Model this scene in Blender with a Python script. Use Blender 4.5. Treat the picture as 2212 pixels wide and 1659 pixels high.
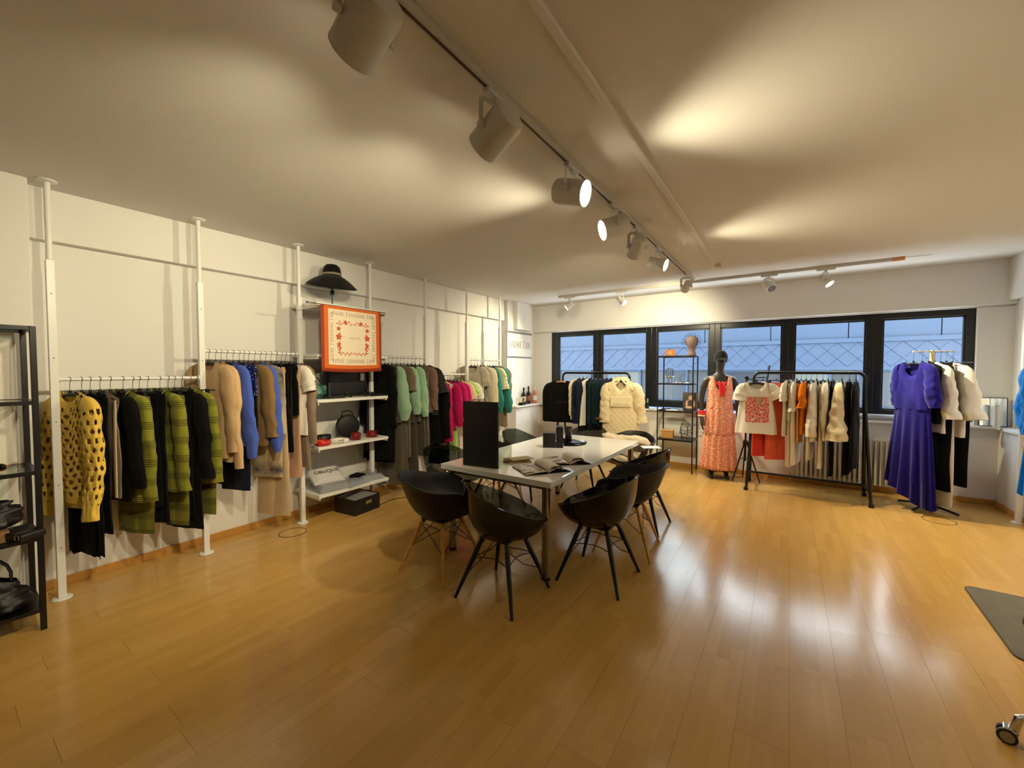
import bpy, bmesh, math, random
from mathutils import Vector, Matrix, noise as mnoise
random.seed(7)
for o in list(bpy.data.objects): bpy.data.objects.remove(o, do_unlink=True)
SC = bpy.context.scene
COL = SC.collection
PI = math.pi

# ------------------------------------------------------------------ camera
F_PX, IMG_W, IMG_H = 880.0, 2212.0, 1659.0
YAW, PITCH = math.radians(34.138), math.radians(1.92)
cam_data = bpy.data.cameras.new('camera')
cam_data.sensor_fit = 'HORIZONTAL'
cam_data.sensor_width = 36.0
cam_data.lens = 36.0 * F_PX / IMG_W
cam_data.clip_start = 0.02
camera = bpy.data.objects.new('camera', cam_data)
COL.objects.link(camera)
camera.location = (0, 0, 1.53)
camera.rotation_euler = (PI / 2 - PITCH, 0, YAW)
SC.camera = camera

# ------------------------------------------------------------------ world (overcast, late blue daylight)
world = bpy.data.worlds.new('world')
SC.world = world
world.use_nodes = True
wn = world.node_tree.nodes
wl = world.node_tree.links
wn.clear()
w_out = wn.new('ShaderNodeOutputWorld')
w_bg = wn.new('ShaderNodeBackground')
w_tc = wn.new('ShaderNodeTexCoord')
w_sep = wn.new('ShaderNodeSeparateXYZ')
w_ramp = wn.new('ShaderNodeValToRGB')
w_ramp.color_ramp.elements[0].position = 0.0
w_ramp.color_ramp.elements[0].color = (0.92, 0.97, 1.0, 1)
w_ramp.color_ramp.elements[1].position = 0.7
w_ramp.color_ramp.elements[1].color = (0.88, 0.95, 1.0, 1)
wl.new(w_tc.outputs['Generated'], w_sep.inputs[0])
wl.new(w_sep.outputs['Z'], w_ramp.inputs[0])
wl.new(w_ramp.outputs[0], w_bg.inputs['Color'])
w_bg.inputs['Strength'].default_value = 9.0
wl.new(w_bg.outputs[0], w_out.inputs[0])

# ------------------------------------------------------------------ exposure
SC.view_settings.view_transform = 'Standard'
SC.view_settings.look = 'None'
SC.view_settings.gamma = 1.0
SC.view_settings.use_curve_mapping = False
SC.view_settings.exposure = 0.2
SC.cycles.use_denoising = True
SC.cycles.max_bounces = 6
SC.cycles.diffuse_bounces = 4
SC.cycles.glossy_bounces = 3
SC.cycles.use_adaptive_sampling = True
SC.cycles.adaptive_threshold = 0.08
SC.cycles.adaptive_min_samples = 20
SC.render.use_persistent_data = False
SC.cycles.transparent_max_bounces = 16
SC.cycles.sample_clamp_indirect = 6.0
SC.cycles.caustics_reflective = False
SC.cycles.caustics_refractive = False
LAMP_RGB = (1.0, 0.87, 0.575)
LAMP_W = 125.0

# ------------------------------------------------------------------ helpers
def lin(c):
    r = []
    for v in c[:3]:
        v = v / 255.0
        r.append(v / 12.92 if v <= 0.04045 else ((v + 0.055) / 1.055) ** 2.4)
    return tuple(r)

def V(*a): return Vector(a)

class MB:
    def __init__(s): s.v = []; s.f = []
    def add(s, vs, fs):
        b = len(s.v)
        s.v += [tuple(p) for p in vs]
        s.f += [tuple(b + i for i in f) for f in fs]
        return s
    def box(s, x0, x1, y0, y1, z0, z1, m=None):
        vs = [(x, y, z) for z in (z0, z1) for y in (y0, y1) for x in (x0, x1)]
        if m is not None: vs = [m @ Vector(p) for p in vs]
        return s.add(vs, [(0, 2, 3, 1), (4, 5, 7, 6), (0, 1, 5, 4), (2, 6, 7, 3), (0, 4, 6, 2), (1, 3, 7, 5)])
    def cbox(s, c, d, m=None):
        return s.box(c[0]-d[0]/2, c[0]+d[0]/2, c[1]-d[1]/2, c[1]+d[1]/2, c[2]-d[2]/2, c[2]+d[2]/2, m)
    def tube(s, path, rad, n=8, cap=True, ref=None, close=False):
        P = [Vector(p) for p in path]; k = len(P)
        if not isinstance(rad, (list, tuple)): rad = [rad] * k
        T = []
        for i in range(k):
            if close: t = P[(i+1) % k] - P[i-1]
            else: t = P[min(i+1, k-1)] - P[max(i-1, 0)]
            T.append(t.normalized() if t.length > 1e-9 else Vector((0, 0, 1)))
        if ref is None:
            ref = Vector((0, 0, 1)) if abs(T[0].z) < 0.9 else Vector((1, 0, 0))
        else: ref = Vector(ref)
        a = (ref - T[0] * ref.dot(T[0])).normalized()
        rings = []
        for i in range(k):
            a = (a - T[i] * a.dot(T[i]))
            a = a.normalized() if a.length > 1e-6 else T[i].orthogonal().normalized()
            b = T[i].cross(a)
            r = rad[i]; ra, rb = r if isinstance(r, (list, tuple)) else (r, r)
            rings.append([P[i] + a * (ra * math.cos(2*PI*j/n)) + b * (rb * math.sin(2*PI*j/n)) for j in range(n)])
        vs = [p for r in rings for p in r]; fs = []
        for i in range(k if close else k - 1):
            i2 = (i + 1) % k
            for j in range(n):
                j2 = (j + 1) % n
                fs.append((i*n+j, i*n+j2, i2*n+j2, i2*n+j))
        if cap and not close:
            fs.append(tuple(range(n))[::-1]); fs.append(tuple((k-1)*n + j for j in range(n)))
        return s.add(vs, fs)
    def lathe(s, prof, n=20, c=(0, 0, 0), m=None, cap=True):
        vs = []; fs = []
        for r, z in prof:
            for j in range(n):
                p = Vector((r*math.cos(2*PI*j/n), r*math.sin(2*PI*j/n), z))
                if m is not None: p = m @ p
                vs.append(p + Vector(c))
        k = len(prof)
        for i in range(k - 1):
            for j in range(n):
                j2 = (j+1) % n
                fs.append((i*n+j, i*n+j2, (i+1)*n+j2, (i+1)*n+j))
        if cap:
            if prof[0][0] > 1e-6: fs.append(tuple(range(n))[::-1])
            if prof[-1][0] > 1e-6: fs.append(tuple((k-1)*n+j for j in range(n)))
        return s.add(vs, fs)
    def grid(s, fn, nu, nv, wrap=False, skip=None):
        vs = []; fs = []
        cu = nu if wrap else nu + 1
        for j in range(nv + 1):
            for i in range(cu):
                vs.append(fn(i / nu, j / nv))
        for j in range(nv):
            for i in range(nu):
                if skip and skip((i+.5)/nu, (j+.5)/nv): continue
                i2 = (i + 1) % cu if wrap else i + 1
                fs.append((j*cu+i, j*cu+i2, (j+1)*cu+i2, (j+1)*cu+i))
        return s.add(vs, fs)
    def prism(s, pts, d, m=None):
        # pts: outline in xz, extruded along y from 0 to d
        n = len(pts)
        vs = [(p[0], 0, p[1]) for p in pts] + [(p[0], d, p[1]) for p in pts]
        if m is not None: vs = [m @ Vector(p) for p in vs]
        fs = [tuple(range(n)), tuple(range(2*n-1, n-1, -1))]
        fs += [(i, i+n, (i+1) % n + n, (i+1) % n) for i in range(n)]
        return s.add(vs, fs)
    def quad(s, a, b, c, d): return s.add([a, b, c, d], [(0, 1, 2, 3)])
    def ball(s, c, r, n=10, k=6):
        rx, ry, rz = r if isinstance(r, (list, tuple)) else (r, r, r)
        prof = [(math.sin(PI*i/k), -math.cos(PI*i/k)) for i in range(k+1)]
        vs = []; fs = []
        for a, z in prof:
            for j in range(n):
                vs.append((c[0]+rx*a*math.cos(2*PI*j/n), c[1]+ry*a*math.sin(2*PI*j/n), c[2]+rz*z))
        for i in range(k):
            for j in range(n):
                j2 = (j+1) % n
                fs.append((i*n+j, i*n+j2, (i+1)*n+j2, (i+1)*n+j))
        return s.add(vs, fs)
    def xform(s, m):
        s.v = [tuple(m @ Vector(p)) for p in s.v]; return s
    def mesh(s, name, mat=None, smooth=True, ang=38):
        me = bpy.data.meshes.new(name)
        me.from_pydata(s.v, [], s.f)
        if smooth:
            me.polygons.foreach_set('use_smooth', [True] * len(me.polygons))
            me.set_sharp_from_angle(angle=math.radians(ang))
        if mat is not None: me.materials.append(mat)
        me.update()
        return me
    def build(s, name, mat, parent=None, smooth=True, bevel=0, solid=0, sub=0, loc=None, rot=None, ang=38, off=0):
        o = bpy.data.objects.new(name, s.mesh(name, mat, smooth, ang))
        COL.objects.link(o)
        if parent is not None: o.parent = parent
        if loc is not None: o.location = loc
        if rot is not None: o.rotation_euler = rot
        if sub:
            m = o.modifiers.new('sub', 'SUBSURF'); m.levels = sub; m.render_levels = sub
        if solid:
            m = o.modifiers.new('solid', 'SOLIDIFY'); m.thickness = solid; m.offset = off
        if bevel:
            m = o.modifiers.new('bevel', 'BEVEL'); m.width = bevel; m.segments = 2; m.limit_method = 'ANGLE'
        return o

def tag(o, label=None, cat=None, group=None, kind=None):
    if label: o['label'] = label
    if cat: o['category'] = cat
    if group: o['group'] = group
    if kind: o['kind'] = kind
    return o

def empty(name, loc=(0, 0, 0), rz=0.0, label=None, cat=None, group=None, kind=None, rot=None):
    o = bpy.data.objects.new(name, None)
    o.empty_display_size = 0.05
    COL.objects.link(o)
    o.location = loc
    o.rotation_euler = rot if rot is not None else (0, 0, rz)
    return tag(o, label, cat, group, kind)

def inst(name, me, parent=None, loc=(0, 0, 0), rot=(0, 0, 0), scale=None):
    o = bpy.data.objects.new(name, me)
    COL.objects.link(o)
    if parent is not None: o.parent = parent
    o.location = loc; o.rotation_euler = rot
    if scale is not None: o.scale = scale
    return o

def copy_tree(o, parent=None):
    c = o.copy(); COL.objects.link(c); c.parent = parent
    for ch in list(o.children): copy_tree(ch, c)
    return c

def arc(c, r, a0, a1, n, plane='xz'):
    out = []
    for i in range(n + 1):
        a = a0 + (a1 - a0) * i / n
        u, w = r * math.cos(a), r * math.sin(a)
        out.append({'xz': (c[0]+u, c[1], c[2]+w), 'xy': (c[0]+u, c[1]+w, c[2]), 'yz': (c[0], c[1]+u, c[2]+w)}[plane])
    return out

def smooth(t):
    t = max(0.0, min(1.0, t)); return t * t * (3 - 2 * t)

def interp(tab, t):
    for (a, x), (b, y) in zip(tab, tab[1:]):
        if t <= b: return x + (y - x) * ((t - a) / (b - a) if b > a else 0)
    return tab[-1][1]

# ------------------------------------------------------------------ materials
MATS = {}
def pmat(name, col, rough=0.6, metal=0.0, spec=0.5, var=0.08, nscale=8.0, bump=0.0, bscale=60.0, sheen=0.0, coat=0.0, raw=False, alpha=None):
    if name in MATS: return MATS[name]
    m = bpy.data.materials.new(name); MATS[name] = m
    m.use_nodes = True
    nt = m.node_tree; n = nt.nodes; l = nt.links
    b = n['Principled BSDF']
    c = col if raw else lin(col)
    tc = n.new('ShaderNodeTexCoord')
    nz = n.new('ShaderNodeTexNoise'); nz.inputs['Scale'].default_value = nscale; nz.inputs['Detail'].default_value = 3
    l.new(tc.outputs['Object'], nz.inputs['Vector'])
    mx = n.new('ShaderNodeMix'); mx.data_type = 'RGBA'
    mx.inputs[6].default_value = tuple(v * (1 - var) for v in c) + (1,)
    mx.inputs[7].default_value = tuple(min(1, v * (1 + var)) for v in c) + (1,)
    l.new(nz.outputs['Fac'], mx.inputs[0])
    l.new(mx.outputs[2], b.inputs['Base Color'])
    b.inputs['Roughness'].default_value = rough
    b.inputs['Metallic'].default_value = metal
    b.inputs['Specular IOR Level'].default_value = spec
    if sheen: b.inputs['Sheen Weight'].default_value = sheen
    if coat: b.inputs['Coat Weight'].default_value = coat; b.inputs['Coat Roughness'].default_value = 0.05
    if bump:
        n2 = n.new('ShaderNodeTexNoise'); n2.inputs['Scale'].default_value = bscale; n2.inputs['Detail'].default_value = 2
        l.new(tc.outputs['Object'], n2.inputs['Vector'])
        bp = n.new('ShaderNodeBump'); bp.inputs['Strength'].default_value = bump; bp.inputs['Distance'].default_value = 0.004
        l.new(n2.outputs['Fac'], bp.inputs['Height']); l.new(bp.outputs[0], b.inputs['Normal'])
    return m

def cloth(name, col, var=0.12, sheen=0.15, rough=0.85):
    return pmat(name, col, rough, spec=0.15, var=var, nscale=14, bump=0.35, bscale=45, sheen=sheen)

def nodes_of(m): return m.node_tree.nodes, m.node_tree.links, m.node_tree.nodes['Principled BSDF']

def math_node(n, l, op, a, b=None):
    x = n.new('ShaderNodeMath'); x.operation = op
    for i, q in enumerate((a, b)):
        if q is None: continue
        if isinstance(q, (int, float)): x.inputs[i].default_value = q
        else: l.new(q, x.inputs[i])
    return x.outputs[0]

def glass_mat(name, tint, gloss_rough=0.02, ior=1.45, haze=0.0):
    m = bpy.data.materials.new(name); MATS[name] = m
    m.use_nodes = True; nt = m.node_tree; n = nt.nodes; l = nt.links; n.clear()
    out = n.new('ShaderNodeOutputMaterial')
    tr = n.new('ShaderNodeBsdfTransparent'); tr.inputs[0].default_value = tuple(tint) + (1,)
    gl = n.new('ShaderNodeBsdfGlossy'); gl.inputs['Roughness'].default_value = gloss_rough
    lw = n.new('ShaderNodeLayerWeight'); lw.inputs['Blend'].default_value = 0.5
    f0 = ((ior - 1) / (ior + 1)) ** 2
    fr = math_node(n, l, 'ADD', math_node(n, l, 'MULTIPLY', math_node(n, l, 'POWER', lw.outputs['Facing'], 5.0), 1 - f0), f0)
    mx = n.new('ShaderNodeMixShader')
    l.new(fr, mx.inputs[0])
    l.new(tr.outputs[0], mx.inputs[1]); l.new(gl.outputs[0], mx.inputs[2])
    last = mx
    if haze:
        df = n.new('ShaderNodeBsdfDiffuse'); df.inputs[0].default_value = (0.8, 0.8, 0.8, 1)
        last = n.new('ShaderNodeMixShader'); last.inputs[0].default_value = haze
        l.new(mx.outputs[0], last.inputs[1]); l.new(df.outputs[0], last.inputs[2])
    l.new(last.outputs[0], out.inputs[0])
    return m

def emit_mat(name, col, strength):
    m = bpy.data.materials.new(name); MATS[name] = m
    m.use_nodes = True; n = m.node_tree.nodes; l = m.node_tree.links; n.clear()
    out = n.new('ShaderNodeOutputMaterial'); e = n.new('ShaderNodeEmission')
    e.inputs[0].default_value = tuple(col) + (1,); e.inputs[1].default_value = strength
    l.new(e.outputs[0], out.inputs[0]); return m

WALL = pmat('wall_paint', (226, 224, 220), 0.9, spec=0.2, var=0.015, nscale=2, bump=0.12, bscale=220)
CEIL = pmat('ceiling_paint', (222, 219, 214), 0.9, spec=0.2, var=0.015, nscale=2, bump=0.12, bscale=160)
WHITE = pmat('white_lacquer', (230, 229, 226), 0.35, var=0.01)
RAILW = pmat('white_rail_metal', (228, 228, 226), 0.25, var=0.01)
SHELFW = pmat('white_shelf_board', (226, 224, 218), 0.45, var=0.02)
TABLEW = pmat('white_gloss_table', (238, 237, 232), 0.06, var=0.008, coat=0.3)
BLACKM = pmat('black_metal', (11, 10, 11), 0.35, var=0.1)
BLACKP = pmat('black_plastic', (14, 13, 13), 0.42, var=0.1)
BLACKG = pmat('black_gloss', (8, 9, 9), 0.08, var=0.1)
BLACKW = pmat('black_stained_wood', (12, 11, 12), 0.45, var=0.2)
CHROME = pmat('chrome', (200, 200, 198), 0.12, metal=1.0, var=0.03)
STEEL = pmat('hook_steel', (150, 145, 138), 0.25, metal=1.0, var=0.05)
FRAME = pmat('anthracite_frame', (13, 16, 23), 0.35, var=0.08)
LAMPW = pmat('lamp_housing', (205, 202, 196), 0.3, var=0.02)
BEECH = pmat('beech_wood', (200, 142, 62), 0.45, var=0.25, nscale=30)
SKIRT = pmat('skirting_wood', (190, 138, 66), 0.45, var=0.15, nscale=12)
PAPER = pmat('paper', (228, 222, 210), 0.6, var=0.04)
RED = pmat('red_leather', (196, 34, 22), 0.35, var=0.08)
DRED = pmat('dark_red_patent', (120, 18, 24), 0.12, var=0.1)
BLKL = pmat('black_leather', (11, 10, 10), 0.5, var=0.2, bump=0.3, bscale=90)
GLASS = glass_mat('window_glass', (0.93, 0.96, 0.98))
SHGLASS = glass_mat('shelf_glass', (0.86, 0.92, 0.9))
SMOKE = glass_mat('smoked_polycarbonate', (0.36, 0.39, 0.37), 0.03, 1.5)
# ================================================================== THE ROOM
H = 2.76
XL, YB, XR, YF = -4.26, 6.84, 2.06, -1.9

def struct(name, mb, m, parent=None, **k):
    o = mb.build(name, m, parent, **k)
    if parent is None: o['kind'] = 'structure'
    return o

# floor: three-strip laminate boards running along the room
FLOOR = pmat('laminate', (200, 150, 84), 0.24, var=0.0)
def laminate():
    n, l, b = nodes_of(FLOOR)
    tc = n.new('ShaderNodeTexCoord'); sp = n.new('ShaderNodeSeparateXYZ'); l.new(tc.outputs['Object'], sp.inputs[0])
    oi = n.new('ShaderNodeObjectInfo')
    strip = math_node(n, l, 'FLOOR', math_node(n, l, 'DIVIDE', sp.outputs['X'], 0.0652))
    offs = math_node(n, l, 'MULTIPLY', strip, 0.37)
    blk = math_node(n, l, 'FLOOR', math_node(n, l, 'DIVIDE', math_node(n, l, 'ADD', sp.outputs['Y'], offs), 0.43))
    cb = n.new('ShaderNodeCombineXYZ')
    l.new(strip, cb.inputs[0]); l.new(blk, cb.inputs[1]); l.new(oi.outputs['Random'], cb.inputs[2])
    wnz = n.new('ShaderNodeTexWhiteNoise'); l.new(cb.outputs[0], wnz.inputs['Vector'])
    mp = n.new('ShaderNodeMapping'); mp.inputs['Scale'].default_value = (38, 1.6, 1)
    ad = n.new('ShaderNodeVectorMath'); ad.operation = 'ADD'
    l.new(tc.outputs['Object'], ad.inputs[0]); l.new(wnz.outputs['Color'], ad.inputs[1])
    l.new(ad.outputs[0], mp.inputs[0])
    nz = n.new('ShaderNodeTexNoise'); nz.inputs['Scale'].default_value = 1.0; nz.inputs['Detail'].default_value = 5
    l.new(mp.outputs[0], nz.inputs['Vector'])
    f = math_node(n, l, 'ADD', math_node(n, l, 'MULTIPLY', wnz.outputs['Value'], 0.5), math_node(n, l, 'MULTIPLY', nz.outputs['Fac'], 0.6))
    rp = n.new('ShaderNodeValToRGB')
    rp.color_ramp.elements[0].position = 0.1; rp.color_ramp.elements[0].color = lin((190, 147, 77)) + (1,)
    rp.color_ramp.elements[1].position = 0.9; rp.color_ramp.elements[1].color = lin((206, 163, 91)) + (1,)
    l.new(f, rp.inputs[0]); l.new(rp.outputs[0], b.inputs['Base Color'])
    n3 = n.new('ShaderNodeTexNoise'); n3.inputs['Scale'].default_value = 5
    l.new(tc.outputs['Object'], n3.inputs['Vector'])
    mr = n.new('ShaderNodeMapRange'); mr.inputs['To Min'].default_value = 0.15; mr.inputs['To Max'].default_value = 0.22
    l.new(n3.outputs['Fac'], mr.inputs[0]); l.new(mr.outputs[0], b.inputs['Roughness'])
    b.inputs['Specular IOR Level'].default_value = 0.75
laminate()
SUBF = pmat('floor_joint', (96, 66, 34), 0.7)
floor = struct('floor', MB().box(-4.4, 2.3, -2.0, 7.0, -0.08, -0.006), SUBF, smooth=False)
PW, PL = 0.1956, 1.29
plank_me = MB().box(0.0004, PW - 0.0004, 0.0005, PL - 0.0005, -0.012, 0).mesh('plank', FLOOR, smooth=False)
ncol = int(math.ceil((2.1 + 4.3) / PW))
shared = {}
for i in range(ncol):
    x0 = -4.27 + i * PW
    y = -1.9 - random.random() * 0.9
    while y < 6.86:
        a, b_ = max(y, -1.9), min(y + PL, 6.86)
        if b_ - a > 0.02:
            full = (b_ - a) > PL - 0.01
            if full: inst('plank', plank_me, floor, (x0, a, 0))
            else:
                me = MB().box(0.0004, PW - 0.0004, 0.0005, b_ - a - 0.0005, -0.012, 0).mesh('plank', FLOOR, smooth=False)
                inst('plank', me, floor, (x0, a, 0))
        y += PL

struct('ceiling', MB().box(-4.4, 2.3, -2.0, 7.0, H, H + 0.1), CEIL, smooth=False)
struct('wall_left', MB().box(-4.4, XL, -2.0, 7.0, 0, H), WALL, smooth=False)
struct('trim_1', MB().box(XL, -4.18, 0.45, 5.93, 2.413, H), WALL, smooth=False, bevel=0.004)   # beam along the left wall
struct('wall_left_near', MB().box(XL, -4.04, -2.0, 0.45, 0, H), WALL, smooth=False, bevel=0.004)
struct('wall_left_pilaster', MB().box(XL, -4.12, 5.95, YB, 0.87, H), WALL, smooth=False, bevel=0.004)
struct('trim_2', MB().box(-4.12, -4.03, 6.12, 6.6, 2.27, H), WALL, smooth=False, bevel=0.004)        # boxed duct above the banner
struct('wall_behind', MB().box(-4.4, 2.3, -2.0, YF, 0, H), WALL, smooth=False)
struct('wall_right', MB().box(XR, 2.3, -2.0, 7.0, 0, H), WALL, smooth=False)
struct('trim_3', MB().box(XR - 0.07, XR, -1.9, YB, 2.30, H), WALL, smooth=False, bevel=0.004)
# window wall: parapet, beam, side pieces
WX0, WX1, WZ0, WZ1 = -3.75, 1.775, 0.93, 2.25
wb = MB().box(-4.4, 2.3, YB, 7.06, 0, 0.87)
wb.box(-4.4, 2.3, YB, 7.06, WZ1 - 0.004, H)
wb.box(-4.4, WX0, YB, 7.06, 0.87, WZ1); wb.box(WX1, 2.3, YB, 7.06, 0.87, WZ1)
struct('wall_window', wb, WALL, smooth=False)
struct('trim_4', MB().box(XL, XR, YB - 0.05, YB, 2.262, H), WALL, smooth=False, bevel=0.004)       # beam over the windows
struct('trim_5', MB().box(-3.94, 1.93, YB - 0.055, 7.0, 0.87, 0.90), WHITE, smooth=False, bevel=0.004)  # window sill
struct('wall_parapet_left', MB().box(XL, -3.97, 5.98, YB, 0, 0.87), WALL, smooth=False)
struct('trim_6', MB().box(XL, -3.93, 5.95, YB, 0.87, 0.90), WHITE, smooth=False, bevel=0.004)
struct('wall_parapet_right', MB().box(1.97, XR, 2.6, YB, 0, 0.87), WALL, smooth=False)
struct('trim_7', MB().box(1.93, XR, 2.6, YB, 0.87, 0.90), WHITE, smooth=False, bevel=0.004)
# skirting boards
def skirting(name, x0, x1, y0, y1): struct(name, MB().box(x0, x1, y0, y1, 0, 0.062), SKIRT, smooth=False, bevel=0.003)
skirting('baseboard_left', XL, XL + 0.018, 0.47, 5.98)
skirting('baseboard_left_near', -4.04, -4.022, -1.9, 0.45)
skirting('baseboard_left_return', XL, -4.022, 0.45, 0.468)
skirting('baseboard_window', -3.95, 1.95, YB - 0.018, YB)
skirting('baseboard_parapet', -3.97, -3.952, 5.98, YB)
skirting('baseboard_right', 1.952, 1.97, 2.6, YB)

# windows: six dark frames with glass
edges = [(-3.75, -3.608, -2.899, -2.825), (-2.825, -2.75, -1.962, -1.88), (-1.88, -1.797, -1.013, -0.937),
         (-0.937, -0.86, -0.081, -0.01), (-0.01, 0.064, 0.819, 0.897), (0.897, 0.975, 1.701, 1.775)]
PZ0, PZ1 = 1.03, 2.175
for k, (a, p0, p1, b_) in enumerate(edges):
    w = empty('window_%d' % (k + 1), ((a + b_) / 2, 6.92, WZ0), kind='structure')
    ox = (a + b_) / 2
    fy0, fy1 = -0.03, 0.05
    f = MB()
    f.box(a - ox, p0 - ox, fy0, fy1, 0, WZ1 - WZ0); f.box(p1 - ox, b_ - ox, fy0, fy1, 0, WZ1 - WZ0)
    f.box(p0 - ox, p1 - ox, fy0, fy1, 0, PZ0 - WZ0); f.box(p0 - ox, p1 - ox, fy0, fy1, PZ1 - WZ0, WZ1 - WZ0)
    f.build('window_frame', FRAME, w, smooth=False, bevel=0.004)
    s = MB(); t = 0.018
    x0, x1, z0, z1 = p0 - ox, p1 - ox, PZ0 - WZ0, PZ1 - WZ0
    s.box(x0 - 0.01, x0 + t, -0.012, 0.03, z0, z1); s.box(x1 - t, x1 + 0.01, -0.012, 0.03, z0, z1)
    s.box(x0, x1, -0.012, 0.03, z0 - 0.01, z0 + t); s.box(x0, x1, -0.012, 0.03, z1 - t, z1 + 0.01)
    s.build('window_bead', FRAME, w, smooth=False)
    MB().box(x0, x1, 0.004, 0.01, z0, z1).build('pane', GLASS, w, smooth=False)
    if k in (1, 3, 4):
        h = MB().box(x1 + 0.03, x1 + 0.05, -0.06, -0.03, 0.42, 0.56); h.build('handle', BLACKM, w, smooth=False, bevel=0.004)

# ------------------------------------------------------------------ building across the street
FP = pmat('facade_panel', (25, 46, 69), 0.6, var=0.04, nscale=0.7)
FS = pmat('facade_shingle', (21, 43, 67), 0.55, var=0.06, nscale=0.9)
FD = pmat('facade_dark', (18, 24, 30), 0.5, var=0.1)
FG = pmat('facade_window_glass', (20, 28, 36), 0.3, var=0.1)
FC = pmat('facade_curtain', (60, 64, 60), 0.8, var=0.1)
DY = 13.0
bld = empty('building', (-2.0, DY, -6.0), label='grey metal clad building across the street seen through the windows', cat='building')
def bz(z): return z + 6.0
MB().box(-16, 12, 0.15, 0.5, 0, bz(3.7)).build('wall', FD, bld, smooth=False)
pw = 1.62
upper = MB().box(0, pw - 0.02, 0, 0.14, bz(2.32), bz(3.7)).mesh('facade_panel', FP, smooth=False)
low = MB().box(0, pw - 0.02, 0, 0.14, bz(-1.2), bz(0.5)).mesh('facade_panel', FP, smooth=False)
for i in range(17):
    inst('facade_panel', upper, bld, (-14.6 + i * pw, 0, 0)); inst('facade_panel', low, bld, (-14.6 + i * pw, 0, 0))
MB().box(-15, 12, -0.06, 0.16, bz(2.22), bz(2.32)).build('ledge', FP, bld, smooth=False)
MB().box(-15, 12, -0.05, 0.16, bz(0.5), bz(0.6)).build('sill', FP, bld, smooth=False)
# diamond shingles: one row of whole diamonds, half diamonds above and below
d = 0.20
def diamond(lo, hi):
    pts = [(-d, 0), (0, lo), (d, 0), (0, hi)] if lo and hi else ([(-d, 0), (0, lo), (d, 0)] if lo else [(-d, 0), (d, 0), (0, hi)])
    n = len(pts)
    vs = [(p[0]*0.985, -0.03 + 0.06*(p[1]+d), p[1]*0.985) for p in pts] + [(p[0]*0.985, 0.06, p[1]*0.985) for p in pts]
    fs = [tuple(range(n))] + [(i, i+n, (i+1) % n + n, (i+1) % n) for i in range(n)]
    return MB().add(vs, fs).mesh('shingle', FS, smooth=False)
sh_full, sh_up, sh_dn = diamond(-d, d), diamond(0, d), diamond(-d, 0)
for i in range(48):
    x = -10.4 + i*2*d
    inst('shingle', sh_full, bld, (x, 0.0, bz(1.82))); inst('shingle', sh_full, bld, (x + d, 0.0, bz(2.02)))
    inst('shingle', sh_up, bld, (x + d, 0.0, bz(1.62)))
    inst('shingle', sh_dn, bld, (x, 0.0, bz(2.22)))
MB().box(-15, 12, 0.06, 0.16, bz(1.58), bz(2.24)).build('shingle_backing', FS, bld, smooth=False)
MB().box(-15, 12, -0.02, 0.16, bz(1.54), bz(1.62)).build('drip_edge', FP, bld, smooth=False)
xs = [-12.5, -10.9, -9.2, -7.9, -6.2, -4.7, -3.0, -1.6, 0.2, 1.8, 3.4, 5.0, 6.6, 8.2]
for i, x in enumerate(xs):
    w_ = empty('facade_window', (x, 0.08, bz(0.6))); w_.parent = bld
    MB().box(0, 1.1, 0, 0.05, 0, 0.94).build('window_frame', FP, w_, smooth=False)
    MB().box(0.06, 1.04, -0.012, 0.0, 0.06, 0.88).build('pane', FG if i % 3 else FC, w_, smooth=False)
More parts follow.
